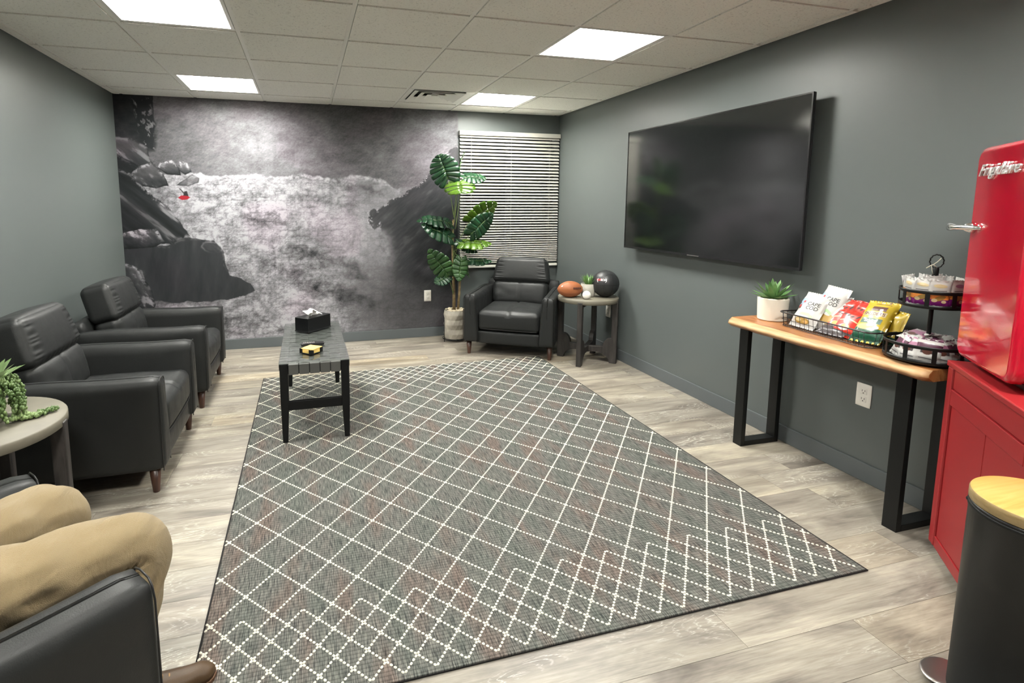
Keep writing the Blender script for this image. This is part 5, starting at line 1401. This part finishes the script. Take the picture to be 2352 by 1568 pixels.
def lerp3(a, b, t): return tuple(a[i]*(1-t)+b[i]*t for i in range(3))
# trousers: lofted legs with modelled folds
FS = 1.0
def trouser_leg(hip, knee, ank, stop=.80):
    path = [Vector(hip), Vector(lerp3(hip, knee, .3)), Vector(lerp3(hip, knee, .6)), Vector(lerp3(hip, knee, .82))]
    hp, kp, ap = Vector(hip), Vector(knee), Vector(ank)
    d1 = (kp-hp).normalized(); d2 = (ap-kp).normalized()
    for q in range(1, 8):
        t = q/8; a = kp-d1*.085; c = kp+d2*.085; ctrl = kp+d1*.02-d2*.015; path.append(a*(1-t)**2+ctrl*2*t*(1-t)+c*t*t)
    for t in (.28, .42, .56, .70, stop): path.append(kp.lerp(ap, t))
    # resample
    d = [0]
    for a, b in zip(path, path[1:]): d.append(d[-1]+(b-a).length)
    n = 84; pts = []
    for k in range(n+1):
        s = d[-1]*k/n; i = 0
        while i < len(d)-2 and d[i+1] < s: i += 1
        pts.append(path[i].lerp(path[i+1], (s-d[i])/max(1e-6, d[i+1]-d[i])))
    for _ in range(6): pts = [pts[0]]+[(pts[i-1]+pts[i]*2+pts[i+1])/4 for i in range(1, n)]+[pts[-1]]
    lenk = (kp-hp).length/d[-1]; vs = []; fs = []; sg = 40; prev = None
    side = d1.cross(Vector((0, 0, 1))).normalized()
    for k, p in enumerate(pts):
        t = k/n; tg = (pts[min(k+1, n)]-pts[max(k-1, 0)]).normalized(); u = side; v = tg.cross(u).normalized(); u = v.cross(tg).normalized()
        if t < lenk: r_ = .108-(.108-.084)*(t/lenk)**.8
        else: r_ = .084-(.084-.066)*((t-lenk)/(1-lenk))**.9
        for q in range(sg):
            a = 2*PI*q/sg; nx2, nv2 = math.cos(a), math.sin(a)
            pos = p+u*nx2*r_+v*nv2*r_*.96
            kd = math.exp(-((t-lenk)/.10)**2); under = max(0, -nv2*1.0+.15) if True else 0
            inner = max(0, nv2*-1)
            f = kd*.0110*math.sin((t-lenk)*150+3.0*math.cos(a)+a)*max(0, FS*nv2+.05)
            f += .0056*mnoise.noise((t*9+a*.3, math.cos(a)*2.2, math.sin(a)*2.2+5*hip[0]))*2
            f += .0034*math.sin(t*46+4.5*math.cos(a*1.0+1))*(1-abs(t-.25)/.25 if t < .5 else 0)
            f += .004*mnoise.noise((math.cos(a)*4, math.sin(a)*4, t*3+2))*(1 if t > lenk else .3)
            vs.append(pos+(u*nx2+v*nv2)*f)
    for k in range(n):
        for q in range(sg): q2 = (q+1) % sg; fs.append((k*sg+q, k*sg+q2, (k+1)*sg+q2, (k+1)*sg+q))
    # turned hem
    b = n*sg; inner_ = []
    for q in range(sg): c = pts[-1]; inner_.append(c+(vs[b+q]-c)*.93)
    vs += inner_; o_ = len(vs)-sg
    for q in range(sg): q2 = (q+1) % sg; fs.append((b+q, b+q2, o_+q2, o_+q))
    return vs, fs
tr = MB()
for hip, kne, ank in ((hipn, kn, an), (hipf, kf, af)):
    vs, fs = trouser_leg(hip, (kne[0], kne[1], kne[2]-.005), ank, .66 if kne is kn else .9); tr.add([v-P0 for v in vs], fs, True)
tz = Vector(at(-.42, 0, .575))-P0
tr.sphere((tz.x, tz.y, tz.z), .16, 28, 16, (1.05, 1.15, .78))
trs = tr.build('trousers', M_khaki, pr)
MB().tube([Vector(at(-.33+.02*q, 0, .645-.012*q))-P0 for q in range(7)], .003, 6).build('fly_seam', plain('khaki_seam', (.30, .22, .11), .9), trs)
M_shirt = plain('navy_shirt', (.03, .045, .08), .9, bump=(300, .2))
Vs = [at(-.43, 0, .600), at(-.47, 0, .72), at(-.52, 0, .93), at(-.53, 0, 1.05), at(-.53, .19, 1.00), at(-.513, .252, .898), at(-.53, -.19, 1.00), at(-.513, -.252, .898)]
skin('shirt', Vs, [(0, 1), (1, 2), (2, 3), (3, 4), (4, 5), (3, 6), (6, 7)], [.140, .130, .140, .098, .067, .060, .067, .060], M_shirt)
yk = MB(); q0 = Vector(at(-.53, 0, 1.035))-P0
Myk = Matrix.Translation(q0) @ Matrix.Rotation(math.atan2(rgt.y, rgt.x), 4, 'Z')
yk.sphere((0, 0, 0), .100, 28, 18, (2.05, .98, .78), Myk)
for s_y in (-1, 1):
    yk.sphere(tuple(Vector(at(-.525, s_y*.150, .965))-P0), .078, 20, 14)
yk.build('shirt_yoke', M_shirt, pr)
cl_ = MB(); cl_.lathe([(.082, .040), (.070, .075), (.060, .092), (.056, .092), (.060, .060)], 28, Myk, True, False, False); cl_.build('collar', M_shirt, pr)
hc = Vector(at(-.47, 0, 1.26))-P0; hf = math.atan2(hdv.y, hdv.x)
Mh = Matrix.Translation(hc) @ Matrix.Rotation(hf, 4, 'Z')
fc = MB(); fc.sphere((0, 0, 0), .10, 28, 20, (.95, .76, 1.16), Mh); fc.tube([(.085, 0, .03), (.108, 0, -.005), (.112, 0, -.022), (.092, 0, -.03)], [.008, .011, .013, .008], 8, False, Mh)
for s in (-1, 1): fc.sphere((-.005, s*.076, -.005), .026, 10, 8, (.7, .35, 1.15), Mh)
fc.tube([(.08, -.022, -.058), (.091, 0, -.060), (.08, .022, -.058)], [.004, .006, .004], 8, False, Mh); fc.build('head', M_skin, pr)
ey = MB()
for s in (-1, 1): ey.sphere((.084, s*.031, .008), .0105, 12, 8, (.7, 1, .75), Mh)
ey.build('eyes', M_txk, pr)
MB().sphere((-.012, 0, .022), .106, 28, 20, (.93, .79, 1.10), Mh @ Matrix.Rotation(R(-14), 4, 'Y')).build('hair', plain('brown_hair', (.06, .035, .02), .7, bump=(200, .5)), pr).location = (-.012*hdv.x, -.012*hdv.y, .012)
for s in (1, -1):     # hands on the armrests: palm plus five bent fingers
    w0 = Vector(at(-.34, s*.075, .700+.008*s)); m_ = MB(); fw = (hdv*.75-rgt*s*.66).normalized(); ou = (hdv*.66+rgt*s*.75).normalized(); upv = Vector((0, 0, 1))
    m_.tube([w0-fw*.02-P0, w0+fw*.03+upv*.002-P0, w0+fw*.075-P0], [.026, .036, .034], 12)
    for k in range(4):
        b_ = w0+fw*.070+ou*(-.027+.018*k); L_ = [.070, .078, .074, .058][k]
        m_.tube([b_-P0-fw*.01, b_+fw*L_*.45+upv*.006-P0, b_+fw*L_*.78-upv*.006-P0, b_+fw*L_*.92-upv*.026-P0], [.0095, .009, .008, .0065], 8)
    m_.tube([w0+fw*.015-ou*.028-P0, w0+fw*.045-ou*.047-upv*.004-P0, w0+fw*.070-ou*.050-upv*.012-P0], [.012, .0105, .008], 8); m_.build('hand', M_skin, pr)
M_shoe = mk_leather('brown_shoe_leather', (.060, .034, .015), .42); M_sole = plain('shoe_sole', (.10, .05, .025), .7)
def shoe(ank, dirv, nm):
    ps = empty(nm); ps.parent = pr; bpy.data.objects.remove(ps)
    fx = Vector(dirv).normalized(); a = math.atan2(fx.y, fx.x); base = Vector((ank[0], ank[1], 0))-fx*.055
    Ms = Matrix.Translation(base-P0) @ Matrix.Rotation(a, 4, 'Z'); L_ = .285; mb = MB(); vs = []; fs = []; n = 26; sg = 20
    for i in range(n+1):
        t = i/n; x = t*L_; wd_ = .036+.012*math.sin(PI*min(1, t*1.25))-.0*t; wd_ *= (1-((t-.86)/.14)**3.0*.80 if t > .86 else 1)*(1-((.10-t)/.10)**2*.55 if t < .1 else 1)
        ht = .088 if t < .25 else .088-(.088-.056)*((t-.25)/.5)**.8 if t < .75 else .056-.022*((t-.75)/.25)**2.6
        for k in range(sg):
            q = 2*PI*k/sg; c, s_ = math.cos(q), math.sin(q); zz_ = .016+max(0, s_)**.8*(ht-.016) if s_ > 0 else .016; vs.append((x, wd_*(1 if c >= 0 else -1)*abs(c)**.75, zz_))
    for i in range(n):
        for k in range(sg): k2 = (k+1) % sg; fs.append((i*sg+k, (i+1)*sg+k, (i+1)*sg+k2, i*sg+k2))
    fs += [tuple(range(sg)), tuple(n*sg+k for k in range(sg-1, -1, -1))]
    mb.add(vs, fs, True, Ms); up_ = mb.build('shoe', M_shoe, pr)
    poly = []
    for i in range(n+1): t = i/n; wd_ = (.040+.012*math.sin(PI*min(1, t*1.25)))*(1-((t-.86)/.14)**3.0*.80 if t > .86 else 1)*(1-((.10-t)/.10)**2*.5 if t < .1 else 1); poly.append((t*(L_+.006)-.003, wd_))
    poly = [(x, -y) for x, y in poly]+[(x, y) for x, y in reversed(poly)]
    MB().prism(poly, .0005, .018, Ms).build('sole', M_sole, up_)
    lc = MB()
    for k in range(4): x = .105+k*.018; z = .076-k*.006; lc.tube([(x, -.024, z-.008), (x+.004, 0, z+.010), (x, .024, z-.008)], .0022, 6, False, Ms)
    lc.tube([(.100, -.006, .088), (.085, -.03, .084), (.098, -.045, .062)], .002, 5, False, Ms); lc.build('laces', plain('tan_laces', (.30, .17, .07), .8), up_)
    MB().tube([Ms @ Vector((.062, 0, .06)), Ms @ Vector((.058, 0, .17))], .040, 16).build('sock', plain('dark_sock', (.03, .03, .035), .9), pr)
shoe((an[0], an[1]+.045), (.93, .30, 0), 'tmp'); shoe((af[0], af[1]), (.80, .60, 0), 'tmp')
